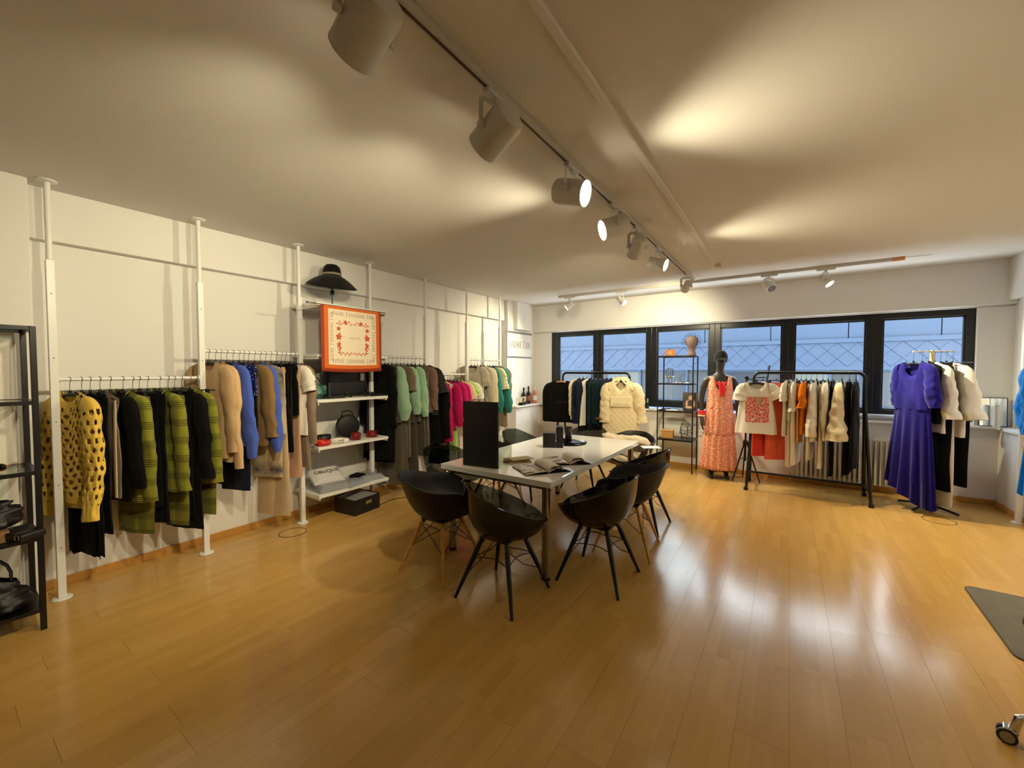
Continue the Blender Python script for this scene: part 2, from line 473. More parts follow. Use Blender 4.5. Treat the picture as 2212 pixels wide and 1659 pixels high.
# ------------------------------------------------------------------ serif capitals for the logo lettering
def glyph(ch):
    """polygons in a unit-high cell: list of point lists, and the advance width"""
    P = []
    def st(x0, y0, x1, y1, w):          # slanted stroke with horizontal ends
        P.append([(x0 - w/2, y0), (x0 + w/2, y0), (x1 + w/2, y1), (x1 - w/2, y1)])
    def bar(x0, x1, y, t): P.append([(x0, y), (x1, y), (x1, y + t), (x0, y + t)])
    def ser(x, y, up=1, w=0.16): P.append([(x - w/2, y), (x + w/2, y), (x + w/2, y + 0.035*up), (x - w/2, y + 0.035*up)][::up])
    def bowl(cx, cy, rx, ry, t, a0, a1, n=10):
        for i in range(n):
            a, b = a0 + (a1-a0)*i/n, a0 + (a1-a0)*(i+1)/n
            def q(t_, f):
                tt = t * abs(math.cos(t_)) ** 0.8 + 0.035
                return (cx + (rx - f*tt)*math.cos(t_), cy + (ry - f*0.04)*math.sin(t_))
            P.append([q(a, 1), q(a, 0), q(b, 0), q(b, 1)])
    if ch == 'A':
        st(0.1, 0, 0.38, 1, 0.045); st(0.64, 0, 0.36, 1, 0.11); bar(0.2, 0.52, 0.3, 0.035); ser(0.1, 0); ser(0.64, 0, 1, 0.2); return P, 0.76
    if ch == 'N':
        st(0.12, 0, 0.12, 1, 0.045); st(0.68, 0, 0.13, 1, 0.12); st(0.68, 0, 0.68, 1, 0.045); ser(0.12, 0); ser(0.1, 0.965); ser(0.68, 0.965); return P, 0.82
    if ch == 'D':
        st(0.15, 0, 0.15, 1, 0.1); bar(0.05, 0.32, 0, 0.035); bar(0.05, 0.32, 0.965, 0.035); bowl(0.3, 0.5, 0.4, 0.5, 0.075, -PI/2, PI/2); return P, 0.78
    if ch == 'R':
        st(0.15, 0, 0.15, 1, 0.1); ser(0.15, 0, 1, 0.2); bar(0.05, 0.3, 0.965, 0.035); bar(0.15, 0.3, 0.47, 0.035); bowl(0.28, 0.735, 0.26, 0.265, 0.07, -PI/2, PI/2, 8); st(0.6, 0, 0.32, 0.48, 0.11); return P, 0.68
    if ch == 'E':
        st(0.15, 0, 0.15, 1, 0.1); bar(0.05, 0.52, 0, 0.04); bar(0.05, 0.48, 0.96, 0.04); bar(0.15, 0.42, 0.48, 0.04); bar(0.47, 0.52, 0, 0.16); bar(0.44, 0.48, 0.84, 0.16); return P, 0.58
    if ch == 'T':
        st(0.36, 0, 0.36, 1.16, 0.1); bar(0.02, 0.7, 1.12, 0.04); ser(0.36, 0, 1, 0.24); bar(0.02, 0.06, 1.0, 0.14); bar(0.66, 0.7, 1.0, 0.14); return P, 0.68
    return P, 0.3
def text_width(s): return sum(glyph(c)[1] + 0.03 for c in s)
def put_text(mb, s, o, ux, uy, h, mapf=None):
    o, ux, uy = Vector(o), Vector(ux), Vector(uy); x = 0.0
    for c in s:
        P, adv = glyph(c)
        for poly in P:
            vs = [o + ux * ((x + p[0]) * h) + uy * (p[1] * h) for p in poly]
            if mapf: vs = [mapf(v) for v in vs]
            mb.add(vs, [tuple(range(len(vs)))])
        x += adv + 0.03
    return mb
def font_mesh(s, size, name='lettering', extrude=0.0):
    cu = bpy.data.curves.new(name, 'FONT'); cu.body = s; cu.size = size; cu.extrude = extrude; cu.align_x = 'CENTER'
    ob = bpy.data.objects.new(name, cu); COL.objects.link(ob)
    dg = bpy.context.evaluated_depsgraph_get(); dg.update()
    me = bpy.data.meshes.new_from_object(ob.evaluated_get(dg))
    bpy.data.objects.remove(ob, do_unlink=True)
    return me
# ================================================================== CEILING: tracks, spotlights, conduit
GLOW = emit_mat('lamp_glow', (1.0, 0.86, 0.62), 16.0)
DEAD = pmat('unlit_reflector', (190, 190, 186), 0.15, metal=0.8, var=0.02)
SLOT = pmat('track_slot', (58, 44, 26), 0.6)
TRKW = pmat('track_white', (188, 182, 172), 0.4, var=0.02)
TX, TY = -1.075, 6.07
t = empty('lighting_track', (TX, 3.4, H), label='long white lighting track running along the ceiling towards the windows', cat='lighting track')
MB().box(-0.018, 0.018, -5.0, 2.52, -0.034, 0).build('rail', TRKW, t, smooth=False, bevel=0.002)
MB().box(-0.0195, -0.018, -5.0, 2.5, -0.025, -0.012).build('side_slot', SLOT, t, smooth=False)
MB().box(-0.009, 0.004, -5.0, 2.5, -0.0348, -0.034).build('slot', SLOT, t, smooth=False)
t = empty('lighting_track', (-1.08, TY, H), label='white cross lighting track in front of the window beam', cat='lighting track')
MB().box(-2.1, 2.0, -0.018, 0.018, -0.034, 0).build('rail', TRKW, t, smooth=False, bevel=0.002)
MB().box(2.0, 2.1, -0.02, 0.02, -0.036, 0).build('end_cap', pmat('orange_cap', (196, 140, 78), 0.5), t, smooth=False, bevel=0.003)
MB().tube([(2.1, 0, -0.01), (2.2, 0.02, -0.006), (2.32, 0.03, -0.005)], 0.003, 6).build('cable', TRKW, t)

def lamp(loc, aim, lit, label, r=0.075, L=0.20, kind='can', watts=1.0, size=96, blend=0.85, drop=0.12, track='y'):
    x, y, z = loc
    root = empty('spotlight', (x, y, H - 0.034), label=label, cat='spotlight', group='track spotlights')
    a = MB()
    if track == 'y': a.box(-0.016, 0.016, -0.07, 0.07, -0.022, 0)
    else: a.box(-0.09, 0.09, -0.016, 0.016, -0.022, 0)
    a.build('adapter', LAMPW, root, smooth=False, bevel=0.003)
    piv = Vector((0, 0, -drop))
    d = (Vector(aim) - Vector((x, y, H - 0.034 - drop))).normalized()
    side = d.cross(Vector((0, 0, 1))).normalized()
    s = MB(); w = r + 0.012
    s.tube([(0, 0, -0.02), (0, 0, -0.045)], 0.012, 10)
    top = Vector((0, 0, -0.045))
    s.tube([tuple(piv + side * w), tuple(piv + side * w + Vector((0, 0, drop - 0.06))), tuple(piv + side * (w - 0.02) + Vector((0, 0, drop - 0.045))),
            tuple(piv - side * (w - 0.02) + Vector((0, 0, drop - 0.045))), tuple(piv - side * w + Vector((0, 0, drop - 0.06))), tuple(piv - side * w)], [(0.004, 0.012)] * 6, 8, ref=d)
    s.build('yoke', LAMPW, root)
    for sg in (1, -1): MB().tube([tuple(piv + side * sg * (w - 0.006)), tuple(piv + side * sg * (w + 0.012))], 0.013, 10).build('pivot_knob', LAMPW, root)
    q = d.to_track_quat('Z', 'Y').to_matrix().to_4x4()
    can = empty('head', tuple(piv)); can.parent = root
    can.rotation_euler = d.to_track_quat('Z', 'Y').to_euler()
    b0, b1 = -L * 0.55, L * 0.45
    h = MB()
    if kind == 'can':
        h.lathe([(0.0, b0 + 0.004), (r * 0.55, b0), (r * 0.92, b0 + 0.012), (r, b0 + 0.04), (r, b1), (r * 0.95, b1), (r * 0.93, b1 - 0.03), (0.0, b1 - 0.03)], 28)
    else:
        h.lathe([(0.0, b0), (r * 0.78, b0), (r * 0.8, b0 + 0.01), (r * 0.8, 0.0), (r * 0.84, 0.004), (r, b1 - 0.05), (r * 1.04, b1 - 0.02), (r * 1.04, b1), (r * 0.96, b1), (r * 0.93, b1 - 0.02), (0, b1 - 0.022)], 24)
        fin = MB()
        for k in range(3): fin.tube(arc((0, 0, b0 + 0.02 + k * 0.018), r * 0.815, 0, 2 * PI, 20, 'xy')[:-1], 0.0022, 5, close=True)
        fin.build('cooling_fin', LAMPW, can)
    h.build('housing', LAMPW, can, ang=30)
    zf = b1 - (0.016 if kind == 'can' else 0.008)
    MB().lathe([(0.0, zf), (r * 0.9, zf)], 24, cap=False).build('lens', GLOW if lit else DEAD, can)
    rg = MB().tube(arc((0, 0, b1), r * 0.98, 0, 2 * PI, 24, 'xy')[:-1], 0.003, 6, close=True); rg.build('rim', LAMPW, can)
    if lit:
        ld = bpy.data.lights.new('spotlight_beam', 'SPOT')
        ld.energy = LAMP_W * watts; ld.color = LAMP_RGB; ld.spot_size = math.radians(size); ld.spot_blend = blend
        ld.shadow_soft_size = r * 0.55
        lo = bpy.data.objects.new('beam', ld); COL.objects.link(lo); lo.parent = can
        lo.location = (0, 0, b1 + 0.012); lo.rotation_euler = (PI, 0, 0)
    return root

lamp((-1.075, 0.80, 0), (-4.2, 1.15, 1.25), True, 'biggest can spotlight on the long track nearest the camera', watts=0.75, drop=0.16)
lamp((-1.075, 1.46, 0), (-4.2, 2.00, 1.25), True, 'second can spotlight from the camera end of the long track', watts=0.8, drop=0.16)
lamp((-1.075, 2.21, 0), (2.0, 2.35, 1.65), True, 'lit can spotlight on the long track glowing towards the right', watts=1.0, size=98, blend=0.9, drop=0.15)
lamp((-1.075, 2.91, 0), (-4.2, 0.30, 1.25), True, 'lit can spotlight on the long track glowing towards the left', watts=0.9, drop=0.15)
lamp((-1.075, 3.46, 0), (-2.5, 5.2, 0.9), True, 'can spotlight pointing down over the table with its back to the camera', watts=1.5, size=115, blend=1.0, drop=0.16, r=0.06, L=0.19)
lamp((-1.075, 4.14, 0), (1.9, 4.0, 1.45), True, 'lit ribbed spotlight on the long track glowing right near the cross track', r=0.06, L=0.17, kind='spot', watts=1.2, size=104, blend=1.0, drop=0.15)
lamp((-1.075, 5.46, 0), (-1.9, 6.8, 1.75), True, 'small spotlight at the far end of the long track where the tracks meet', r=0.05, L=0.14, kind='spot', watts=0.9, size=118, blend=1.0, drop=0.15)
lamp((-2.98, TY, 0), (-4.26, 5.3, 1.55), True, 'leftmost lit spotlight on the cross track', r=0.05, L=0.14, kind='spot', watts=0.85, size=105, blend=1.0, drop=0.14, track='x')
lamp((-2.11, TY, 0), (-0.2, 5.75, 0.8), True, 'second lit spotlight from the left on the cross track', r=0.05, L=0.14, kind='spot', watts=1.7, size=94, blend=0.9, drop=0.14, track='x')
lamp((-0.22, TY, 0), (0.5, 5.2, 1.6), False, 'unlit spotlight with a clear lens on the cross track', r=0.05, L=0.14, kind='spot', drop=0.14, track='x')
lamp((0.345, TY, 0), (1.25, 5.6, 1.35), True, 'rightmost lit spotlight on the cross track', r=0.05, L=0.14, kind='spot', watts=1.7, size=94, blend=0.9, drop=0.14, track='x')

cd = empty('ceiling_conduit', (-0.715, 3.0, H), label='white cable conduit running along the ceiling beside the track', cat='conduit')
MB().box(-0.018, 0.018, -4.8, 2.16, -0.022, 0).build('trunking', CEIL, cd, smooth=False, bevel=0.003)
mt = empty('ceiling_detector', (-0.69, 5.24, H), label='small white ceiling box at the end of the conduit', cat='detector')
MB().box(-0.04, 0.04, -0.05, 0.05, -0.02, 0).build('base', WHITE, mt, smooth=False, bevel=0.004)
MB().box(-0.032, 0.032, -0.04, 0.04, -0.045, -0.02).build('cover', pmat('beige_plastic', (206, 190, 150), 0.5), mt, smooth=False, bevel=0.006)

# ================================================================== LEFT WALL POST SYSTEM
POSTY = [0.527, 1.345, 2.165, 2.99, 3.85, 4.69, 5.535]
ORD = ['first', 'second', 'third', 'fourth', 'fifth', 'sixth', 'seventh']
PX = -4.0
def post(x, y, label):
    p = empty('shelving_post', (x, y, 0), label=label, cat='post', group='white floor to ceiling posts')
    MB().box(-0.02, 0.02, -0.02, 0.02, 0.014, 2.25).build('upright', WHITE, p, smooth=False, bevel=0.003)
    MB().tube([(0, 0, 2.25), (0, 0, H - 0.012)], 0.0165, 14).build('extension_tube', WHITE, p)
    MB().lathe([(0, 0.0), (0.05, 0.0), (0.052, 0.006), (0.045, 0.014), (0.02, 0.016), (0, 0.016)], 22).build('foot', WHITE, p)
    MB().lathe([(0, H), (0.05, H), (0.05, H - 0.006), (0.02, H - 0.014), (0, H - 0.014)], 22).build('top_plate', WHITE, p)
    hs = MB()
    for k in range(5): hs.tube([(-0.0005, -0.0202, 0.35 + k * 0.42), (-0.0005, -0.0215, 0.35 + k * 0.42)], 0.0045, 8)
    for k in range(5): hs.tube([(0.0202, 0, 0.35 + k * 0.42), (0.0215, 0, 0.35 + k * 0.42)], 0.0045, 8)
    tag(hs.build("screw_holes", pmat("hole_brown", (150, 140, 120), 0.7), p), kind="stuff")
    return p
for i, y in enumerate(POSTY): post(PX, y, '%s white floor to ceiling post from the left along the wall' % ORD[i])
post(1.93, 6.17, 'white post against the right wall beyond the blue dress')

def rail(x0, y0, x1, y1, z, label, r=0.0125):
    c = Vector(((x0+x1)/2, (y0+y1)/2, z))
    o = empty('clothes_rail', tuple(c), label=label, cat='rail', group='white clothes rails')
    a, b = Vector((x0, y0, z)) - c, Vector((x1, y1, z)) - c
    MB().tube([tuple(a), tuple(b)], r, 14).build('tube', RAILW, o)
    d = (b - a).normalized()
    MB().tube([tuple(a), tuple(a + d*0.008)], r*1.7, 14).build('end_socket', WHITE, o); MB().tube([tuple(b), tuple(b - d*0.008)], r*1.7, 14).build('end_socket', WHITE, o)
    return o
RZ = [1.47, 1.69, None, 1.69, 1.47, 1.69]
RL = ['low white rail with the yellow sweater and olive plaid suits', 'white rail holding the beige and blue clothes', None, 'white rail holding the mint and grey clothes',
      'low white rail holding the magenta clothes', 'white rail with the teal sweaters in the brightly lit bay']
for i in range(6):
    if RZ[i]: rail(PX, POSTY[i] + 0.02, PX, POSTY[i+1] - 0.02, RZ[i], RL[i])
rail(1.78, 5.28, 1.78, 4.3, 1.69, 'white rail by the right wall carrying blue dresses')
post(1.78, 5.30, 'white post carrying the far end of the right rail')
post(1.78, 4.28, 'white post carrying the near end of the right rail')

# shelves of the accessory bay
def shelf(z, label, x0=-4.2, x1=-3.76, y0=2.20, y1=3.035, th=0.03):
    s = empty('wall_shelf', ((x0+x1)/2, (y0+y1)/2, z - th), label=label, cat='shelf', group='white shelves of the accessory bay')
    hx, hy = (x1-x0)/2, (y1-y0)/2
    MB().box(-hx, hx, -hy, hy, 0, th).build('board', SHELFW, s, smooth=False, bevel=0.002)
    for sg in (-1, 1): MB().box(-hx + 0.16, hx - 0.01, sg*(hy - 0.014) - 0.006, sg*(hy - 0.014) + 0.006, -0.02, -0.0005).build('bracket', WHITE, s, smooth=False)
    return s
shelf(0.305, 'lowest white wall shelf carrying plastic wrapped clothes')
shelf(0.780, 'white wall shelf carrying rolled belts and the round bag')
shelf(1.243, 'white wall shelf carrying sunglasses and the black bag')
shelf(1.690, 'empty white wall shelf behind the hanging scarf')
shelf(2.190, 'top white wall shelf under the black hat')

# ================================================================== WORK TABLE
TBX0, TBX1, TBY0, TBY1, TBZ = -2.425, -1.365, 2.50, 4.545, 0.74
tb = empty('work_table', ((TBX0+TBX1)/2, (TBY0+TBY1)/2, 0), label='long white high gloss table with round metal legs', cat='table')
hx, hy = (TBX1-TBX0)/2, (TBY1-TBY0)/2
MB().box(-hx, hx, -hy, hy, TBZ - 0.042, TBZ).build('table_top', TABLEW, tb, smooth=False, bevel=0.002)
LEGM = pmat('brushed_leg', (150, 142, 124), 0.28, metal=1.0, var=0.05)
for sx in (-1, 1):
    for sy in (-1, 1):
        lg = empty('leg', (sx*(hx-0.075), sy*(hy-0.065), 0)); lg.parent = tb
        MB().tube([(0, 0, 0.012), (0, 0, TBZ-0.05)], 0.03, 18).build('tube', LEGM, lg)
        MB().lathe([(0, 0), (0.03, 0), (0.032, 0.006), (0.031, 0.022), (0, 0.022)], 18).build('foot_cap', BLACKP, lg)
        MB().box(-0.045, 0.045, -0.045, 0.045, TBZ-0.05, TBZ-0.043).build('mounting_plate', LEGM, lg, smooth=False)
MB().box(-hx+0.07, hx-0.07, -hy+0.05, -hy+0.075, TBZ-0.075, TBZ-0.043).build('apron', LEGM, tb, smooth=False)

# ================================================================== CHAIRS
def shell_fn(kind):
    def fn(u, v):
        ph = (u - 0.5) * 2 * PI           # 0 = back (-y), +-pi = front (+y)
        a = abs(ph)
        if kind == 'tub':
            zr = interp([(0, 0.78), (0.6, 0.765), (1.2, 0.69), (1.9, 0.605), (2.5, 0.535), (3.2, 0.495)], a)
            R = interp([(0, 0.265), (0.8, 0.285), (1.57, 0.29), (2.2, 0.295), (2.7, 0.305), (3.2, 0.295)], a)
        else:
            zr = interp([(0, 0.755), (0.45, 0.75), (0.9, 0.715), (1.3, 0.68), (1.9, 0.665), (2.25, 0.62), (2.55, 0.49), (3.2, 0.445)], a)
            R = interp([(0, 0.26), (0.8, 0.275), (1.57, 0.285), (2.1, 0.29), (2.5, 0.28), (3.2, 0.265)], a)
        z0 = 0.405
        vv = min(v, 0.94) / 0.94
        rr = 1 - (1 - vv) ** 1.7
        g = vv ** 2.7
        fr = smooth((a - 2.2) / 0.9)
        g = g * (1 - fr) + fr * (vv ** 1.5)
        rr = rr * (1 - fr) + fr * vv
        x, y = math.sin(ph) * R * rr, -math.cos(ph) * R * rr
        z = z0 + (zr - z0) * g
        if kind == 'arm':
            lean = 0.10 * g * max(0, math.cos(ph)); y -= lean * 0.5
        if v > 0.94:                      # rolled lip
            t_ = (v - 0.94) / 0.06
            out = (0.022 if kind == 'arm' else 0.010) * (1 - 0.6 * fr)
            x += math.sin(ph) * out * t_; y -= math.cos(ph) * out * t_; z -= (0.014 if kind == 'arm' else 0.002) * t_
        return (x, y, z)
    return fn
def chair_meshes(kind, m):
    mb = MB().grid(shell_fn(kind), 56, 22, wrap=True)
    return mb
CHAIR_ME = {}
def chair(loc, rz, kind, shell_mat, legs, label, turn=0.0):
    c = empty('armchair', (loc[0], loc[1], 0), rz, label=label, cat='chair', group='armchairs around the white table')
    key = (kind, shell_mat.name)
    if key not in CHAIR_ME:
        mb = chair_meshes(kind, shell_mat)
        CHAIR_ME[key] = mb.mesh('seat_shell', shell_mat, ang=60)
    o = inst('seat_shell', CHAIR_ME[key], c, rot=(0, 0, turn))
    md = o.modifiers.new('solid', 'SOLIDIFY'); md.thickness = 0.005; md.offset = 0
    wood = legs == 'wood'
    lm = BEECH if wood else BLACKW
    k2 = ('leg', legs)
    if k2 not in CHAIR_ME:
        a, b = Vector((0.10, 0.10, 0.395)), Vector((0.232, 0.232, 0.0))
        rr = [0.015, 0.0155, 0.009] if wood else [0.014, 0.018, 0.0105]
        CHAIR_ME[k2] = MB().tube([a, a.lerp(b, 0.2), b], rr, 12).mesh('leg', lm)
        br = MB().tube([Vector((0.10, 0.10, 0.37)), Vector((0.10, 0.10, 0.402))], 0.016, 10)
        br.box(-0.01, 0.115, -0.01, 0.115, 0.396, 0.404)
        CHAIR_ME[('mount', legs)] = br.mesh('mount', BLACKM)
        w = MB()
        def onleg(sx, sy, t_): 
            p = a.lerp(b, t_); return Vector((p.x*sx, p.y*sy, p.z))
        S = [(1, 1), (-1, 1), (-1, -1), (1, -1)]
        for i in range(4):
            p, q = S[i], S[(i+1) % 4]
            if wood:
                w.tube([onleg(*p, 0.08), onleg(*q, 0.52)], 0.003, 6); w.tube([onleg(*q, 0.08), onleg(*p, 0.52)], 0.003, 6)
            else:
                A, B = onleg(*p, 0.34), onleg(*q, 0.34); mid = (A + B) / 2; mid = Vector((mid.x*0.72, mid.y*0.72, mid.z + 0.012))
                w.tube([A, A.lerp(mid, 0.5) + Vector((0, 0, 0.006)), mid, B.lerp(mid, 0.5) + Vector((0, 0, 0.006)), B], 0.0035, 6)
                A = onleg(*p, 0.1); B = onleg(*q, 0.62)
                if i % 2 == 0: w.tube([A, (A + B) / 2 * 1.0 + Vector((0, 0, -0.03)), B], 0.003, 6)
        CHAIR_ME[('brace', legs)] = w.mesh('wire_brace', BLACKM)
    for k in range(4):
        inst('leg', CHAIR_ME[k2], c, rot=(0, 0, k*PI/2)); inst('mount', CHAIR_ME[('mount', legs)], c, rot=(0, 0, k*PI/2))
    inst('wire_brace', CHAIR_ME[('brace', legs)], c)
    return c
MATTE = pmat('matte_black_shell', (11, 9, 9), 0.5, var=0.06)
GLOSSB = pmat('gloss_black_shell', (10, 10, 10), 0.1, var=0.06)
FX, FMX, FMY = -PI/2, PI/2, PI       # facing +x, -x, -y
chair((-1.60, 2.25), FX, 'tub', SMOKE, 'black', 'smoked translucent tub chair with black legs at the near table end', turn=0.9)
chair((-2.20, 2.28), FX, 'arm', MATTE, 'wood', 'matte black armchair with wooden legs at the left table corner', turn=0.78)
chair((-1.14, 2.83), FMX, 'tub', GLOSSB, 'black', 'glossy black tub chair with black legs nearest on the right side')
chair((-1.13, 3.44), FMX + 0.1, 'arm', MATTE, 'wood', 'matte black armchair with wooden legs between two glossy tub chairs')
chair((-1.19, 4.03), FMX, 'tub', GLOSSB, 'black', 'glossy black tub chair with slim black legs farthest on the right side')
chair((-2.72, 2.98), FX, 'tub', SMOKE, 'black', 'smoked translucent tub chair half behind the black upright board')
chair((-2.66, 3.62), FX, 'arm', MATTE, 'wood', 'matte black wooden legged armchair seen through under the table')
chair((-2.70, 4.28), FX, 'tub', SMOKE, 'black', 'smoked tub chair at the far left side of the table')
chair((-2.20, 4.95), FMY, 'tub', SMOKE, 'black', 'smoked tub chair at the far table end below the rack')
chair((-1.60, 4.93), FMY, 'arm', MATTE, 'wood', 'matte black armchair at the far table end with a cream fur throw')
# ================================================================== CLOTHES
def plaid_mat():
    m = pmat('olive_plaid', (122, 122, 34), 0.85, spec=0.15, var=0.0, sheen=0.1)
    n, l, b = nodes_of(m)
    tc = n.new('ShaderNodeTexCoord'); sp = n.new('ShaderNodeSeparateXYZ'); l.new(tc.outputs['Object'], sp.inputs[0])
    def bands(sock, period, thin):
        ph = math_node(n, l, 'FRACT', math_node(n, l, 'DIVIDE', sock, period))
        grp = math_node(n, l, 'LESS_THAN', ph, 0.42)
        th = math_node(n, l, 'LESS_THAN', math_node(n, l, 'FRACT', math_node(n, l, 'DIVIDE', sock, thin)), 0.42)
        return math_node(n, l, 'MULTIPLY', grp, th)
    hz = bands(math_node(n, l, 'ADD', sp.outputs['Z'], 5.0), 0.135, 0.0142)
    xy = math_node(n, l, 'ADD', math_node(n, l, 'ADD', sp.outputs['X'], sp.outputs['Y']), 5.0)
    vt = bands(xy, 0.11, 0.0125)
    f = math_node(n, l, 'MAXIMUM', math_node(n, l, 'MULTIPLY', hz, 0.85), math_node(n, l, 'MULTIPLY', vt, 0.28))
    mx = n.new('ShaderNodeMix'); mx.data_type = 'RGBA'
    mx.inputs[6].default_value = lin((134, 134, 44)) + (1,); mx.inputs[7].default_value = lin((40, 38, 18)) + (1,)
    l.new(f, mx.inputs[0]); l.new(mx.outputs[2], b.inputs['Base Color'])
    return m
def print_mat(name, base, ink, box, scale=34, edge=0.05):
    """cloth with a giraffe-cell print inside a box of its own coordinates (x0,x1,z0,z1)"""
    m = cloth(name, base); n, l, b = nodes_of(m)
    tc = n.new('ShaderNodeTexCoord'); sp = n.new('ShaderNodeSeparateXYZ'); l.new(tc.outputs['Object'], sp.inputs[0])
    vo = n.new('ShaderNodeTexVoronoi'); vo.feature = 'DISTANCE_TO_EDGE'; vo.inputs['Scale'].default_value = scale
    l.new(tc.outputs['Object'], vo.inputs['Vector'])
    cell = math_node(n, l, 'GREATER_THAN', vo.outputs['Distance'], edge)
    f = cell
    for sock, a, c in ((sp.outputs['X'], box[0], box[1]), (sp.outputs['Z'], box[2], box[3])):
        f = math_node(n, l, 'MULTIPLY', f, math_node(n, l, 'GREATER_THAN', sock, a)); f = math_node(n, l, 'MULTIPLY', f, math_node(n, l, 'LESS_THAN', sock, c))
    f = math_node(n, l, 'MULTIPLY', f, math_node(n, l, 'LESS_THAN', sp.outputs['Y'], 0.0))
    mx = n.new('ShaderNodeMix'); mx.data_type = 'RGBA'
    mx.inputs[6].default_value = lin(base) + (1,); mx.inputs[7].default_value = lin(ink) + (1,)
    l.new(f, mx.inputs[0]); l.new(mx.outputs[2], b.inputs['Base Color'])
    return m
def floral_mat(name, base, ink, scale=55):
    m = cloth(name, base); n, l, b = nodes_of(m)
    tc = n.new('ShaderNodeTexCoord'); vo = n.new('ShaderNodeTexVoronoi'); vo.inputs['Scale'].default_value = scale
    vo.feature = 'DISTANCE_TO_EDGE'; l.new(tc.outputs['Object'], vo.inputs['Vector'])
    f = math_node(n, l, 'GREATER_THAN', vo.outputs['Distance'], 0.10)
    mx = n.new('ShaderNodeMix'); mx.data_type = 'RGBA'
    mx.inputs[6].default_value = lin(base) + (1,); mx.inputs[7].default_value = lin(ink) + (1,)
    l.new(f, mx.inputs[0]); l.new(mx.outputs[2], b.inputs['Base Color'])
    return m
def sequin_mat():
    m = pmat('blue_sequins', (24, 40, 110), 0.25, spec=0.6, var=0.3, nscale=40); n, l, b = nodes_of(m)
    tc = n.new('ShaderNodeTexCoord'); vo = n.new('ShaderNodeTexVoronoi'); vo.inputs['Scale'].default_value = 60
    l.new(tc.outputs['Object'], vo.inputs['Vector'])
    f = math_node(n, l, 'LESS_THAN', vo.outputs['Distance'], 0.22)
    mx = n.new('ShaderNodeMix'); mx.data_type = 'RGBA'
    mx.inputs[6].default_value = lin((20, 32, 96)) + (1,); mx.inputs[7].default_value = lin((225, 235, 250)) + (1,)
    l.new(f, mx.inputs[0]); l.new(mx.outputs[2], b.inputs['Base Color'])
    return m
def quilt_mat():
    m = cloth('cream_quilted', (222, 204, 166), var=0.04); n, l, b = nodes_of(m)
    tc = n.new('ShaderNodeTexCoord'); sp = n.new('ShaderNodeSeparateXYZ'); l.new(tc.outputs['Object'], sp.inputs[0])
    def saw(a): 
        x = math_node(n, l, 'FRACT', math_node(n, l, 'ADD', math_node(n, l, 'DIVIDE', a, 0.085), 20.0))
        return math_node(n, l, 'ABSOLUTE', math_node(n, l, 'SUBTRACT', x, 0.5))
    a = saw(math_node(n, l, 'ADD', sp.outputs['X'], sp.outputs['Z'])); c = saw(math_node(n, l, 'SUBTRACT', sp.outputs['X'], sp.outputs['Z']))
    hgt = math_node(n, l, 'POWER', math_node(n, l, 'MINIMUM', math_node(n, l, 'SUBTRACT', 0.5, a), math_node(n, l, 'SUBTRACT', 0.5, c)), 0.5)
    bp = n.new('ShaderNodeBump'); bp.inputs['Strength'].default_value = 0.45; bp.inputs['Distance'].default_value = 0.012
    l.new(hgt, bp.inputs['Height']); l.new(bp.outputs[0], b.inputs['Normal'])
    return m
def tiedye_mat(name, base, ink, zc, zw):
    m = cloth(name, base); n, l, b = nodes_of(m)
    tc = n.new('ShaderNodeTexCoord'); nz = n.new('ShaderNodeTexNoise'); nz.inputs['Scale'].default_value = 12
    l.new(tc.outputs['Object'], nz.inputs['Vector'])
    sp = n.new('ShaderNodeSeparateXYZ'); l.new(tc.outputs['Object'], sp.inputs[0])
    dz = math_node(n, l, 'SUBTRACT', 1.0, math_node(n, l, 'DIVIDE', math_node(n, l, 'ABSOLUTE', math_node(n, l, 'SUBTRACT', sp.outputs['Z'], zc)), zw))
    f = math_node(n, l, 'MULTIPLY', math_node(n, l, 'MAXIMUM', dz, 0.0), math_node(n, l, 'MULTIPLY', nz.outputs['Fac'], 1.7))
    mx = n.new('ShaderNodeMix'); mx.data_type = 'RGBA'
    mx.inputs[6].default_value = lin(base) + (1,); mx.inputs[7].default_value = lin(ink) + (1,)
    l.new(f, mx.inputs[0]); l.new(mx.outputs[2], b.inputs['Base Color'])
    return m
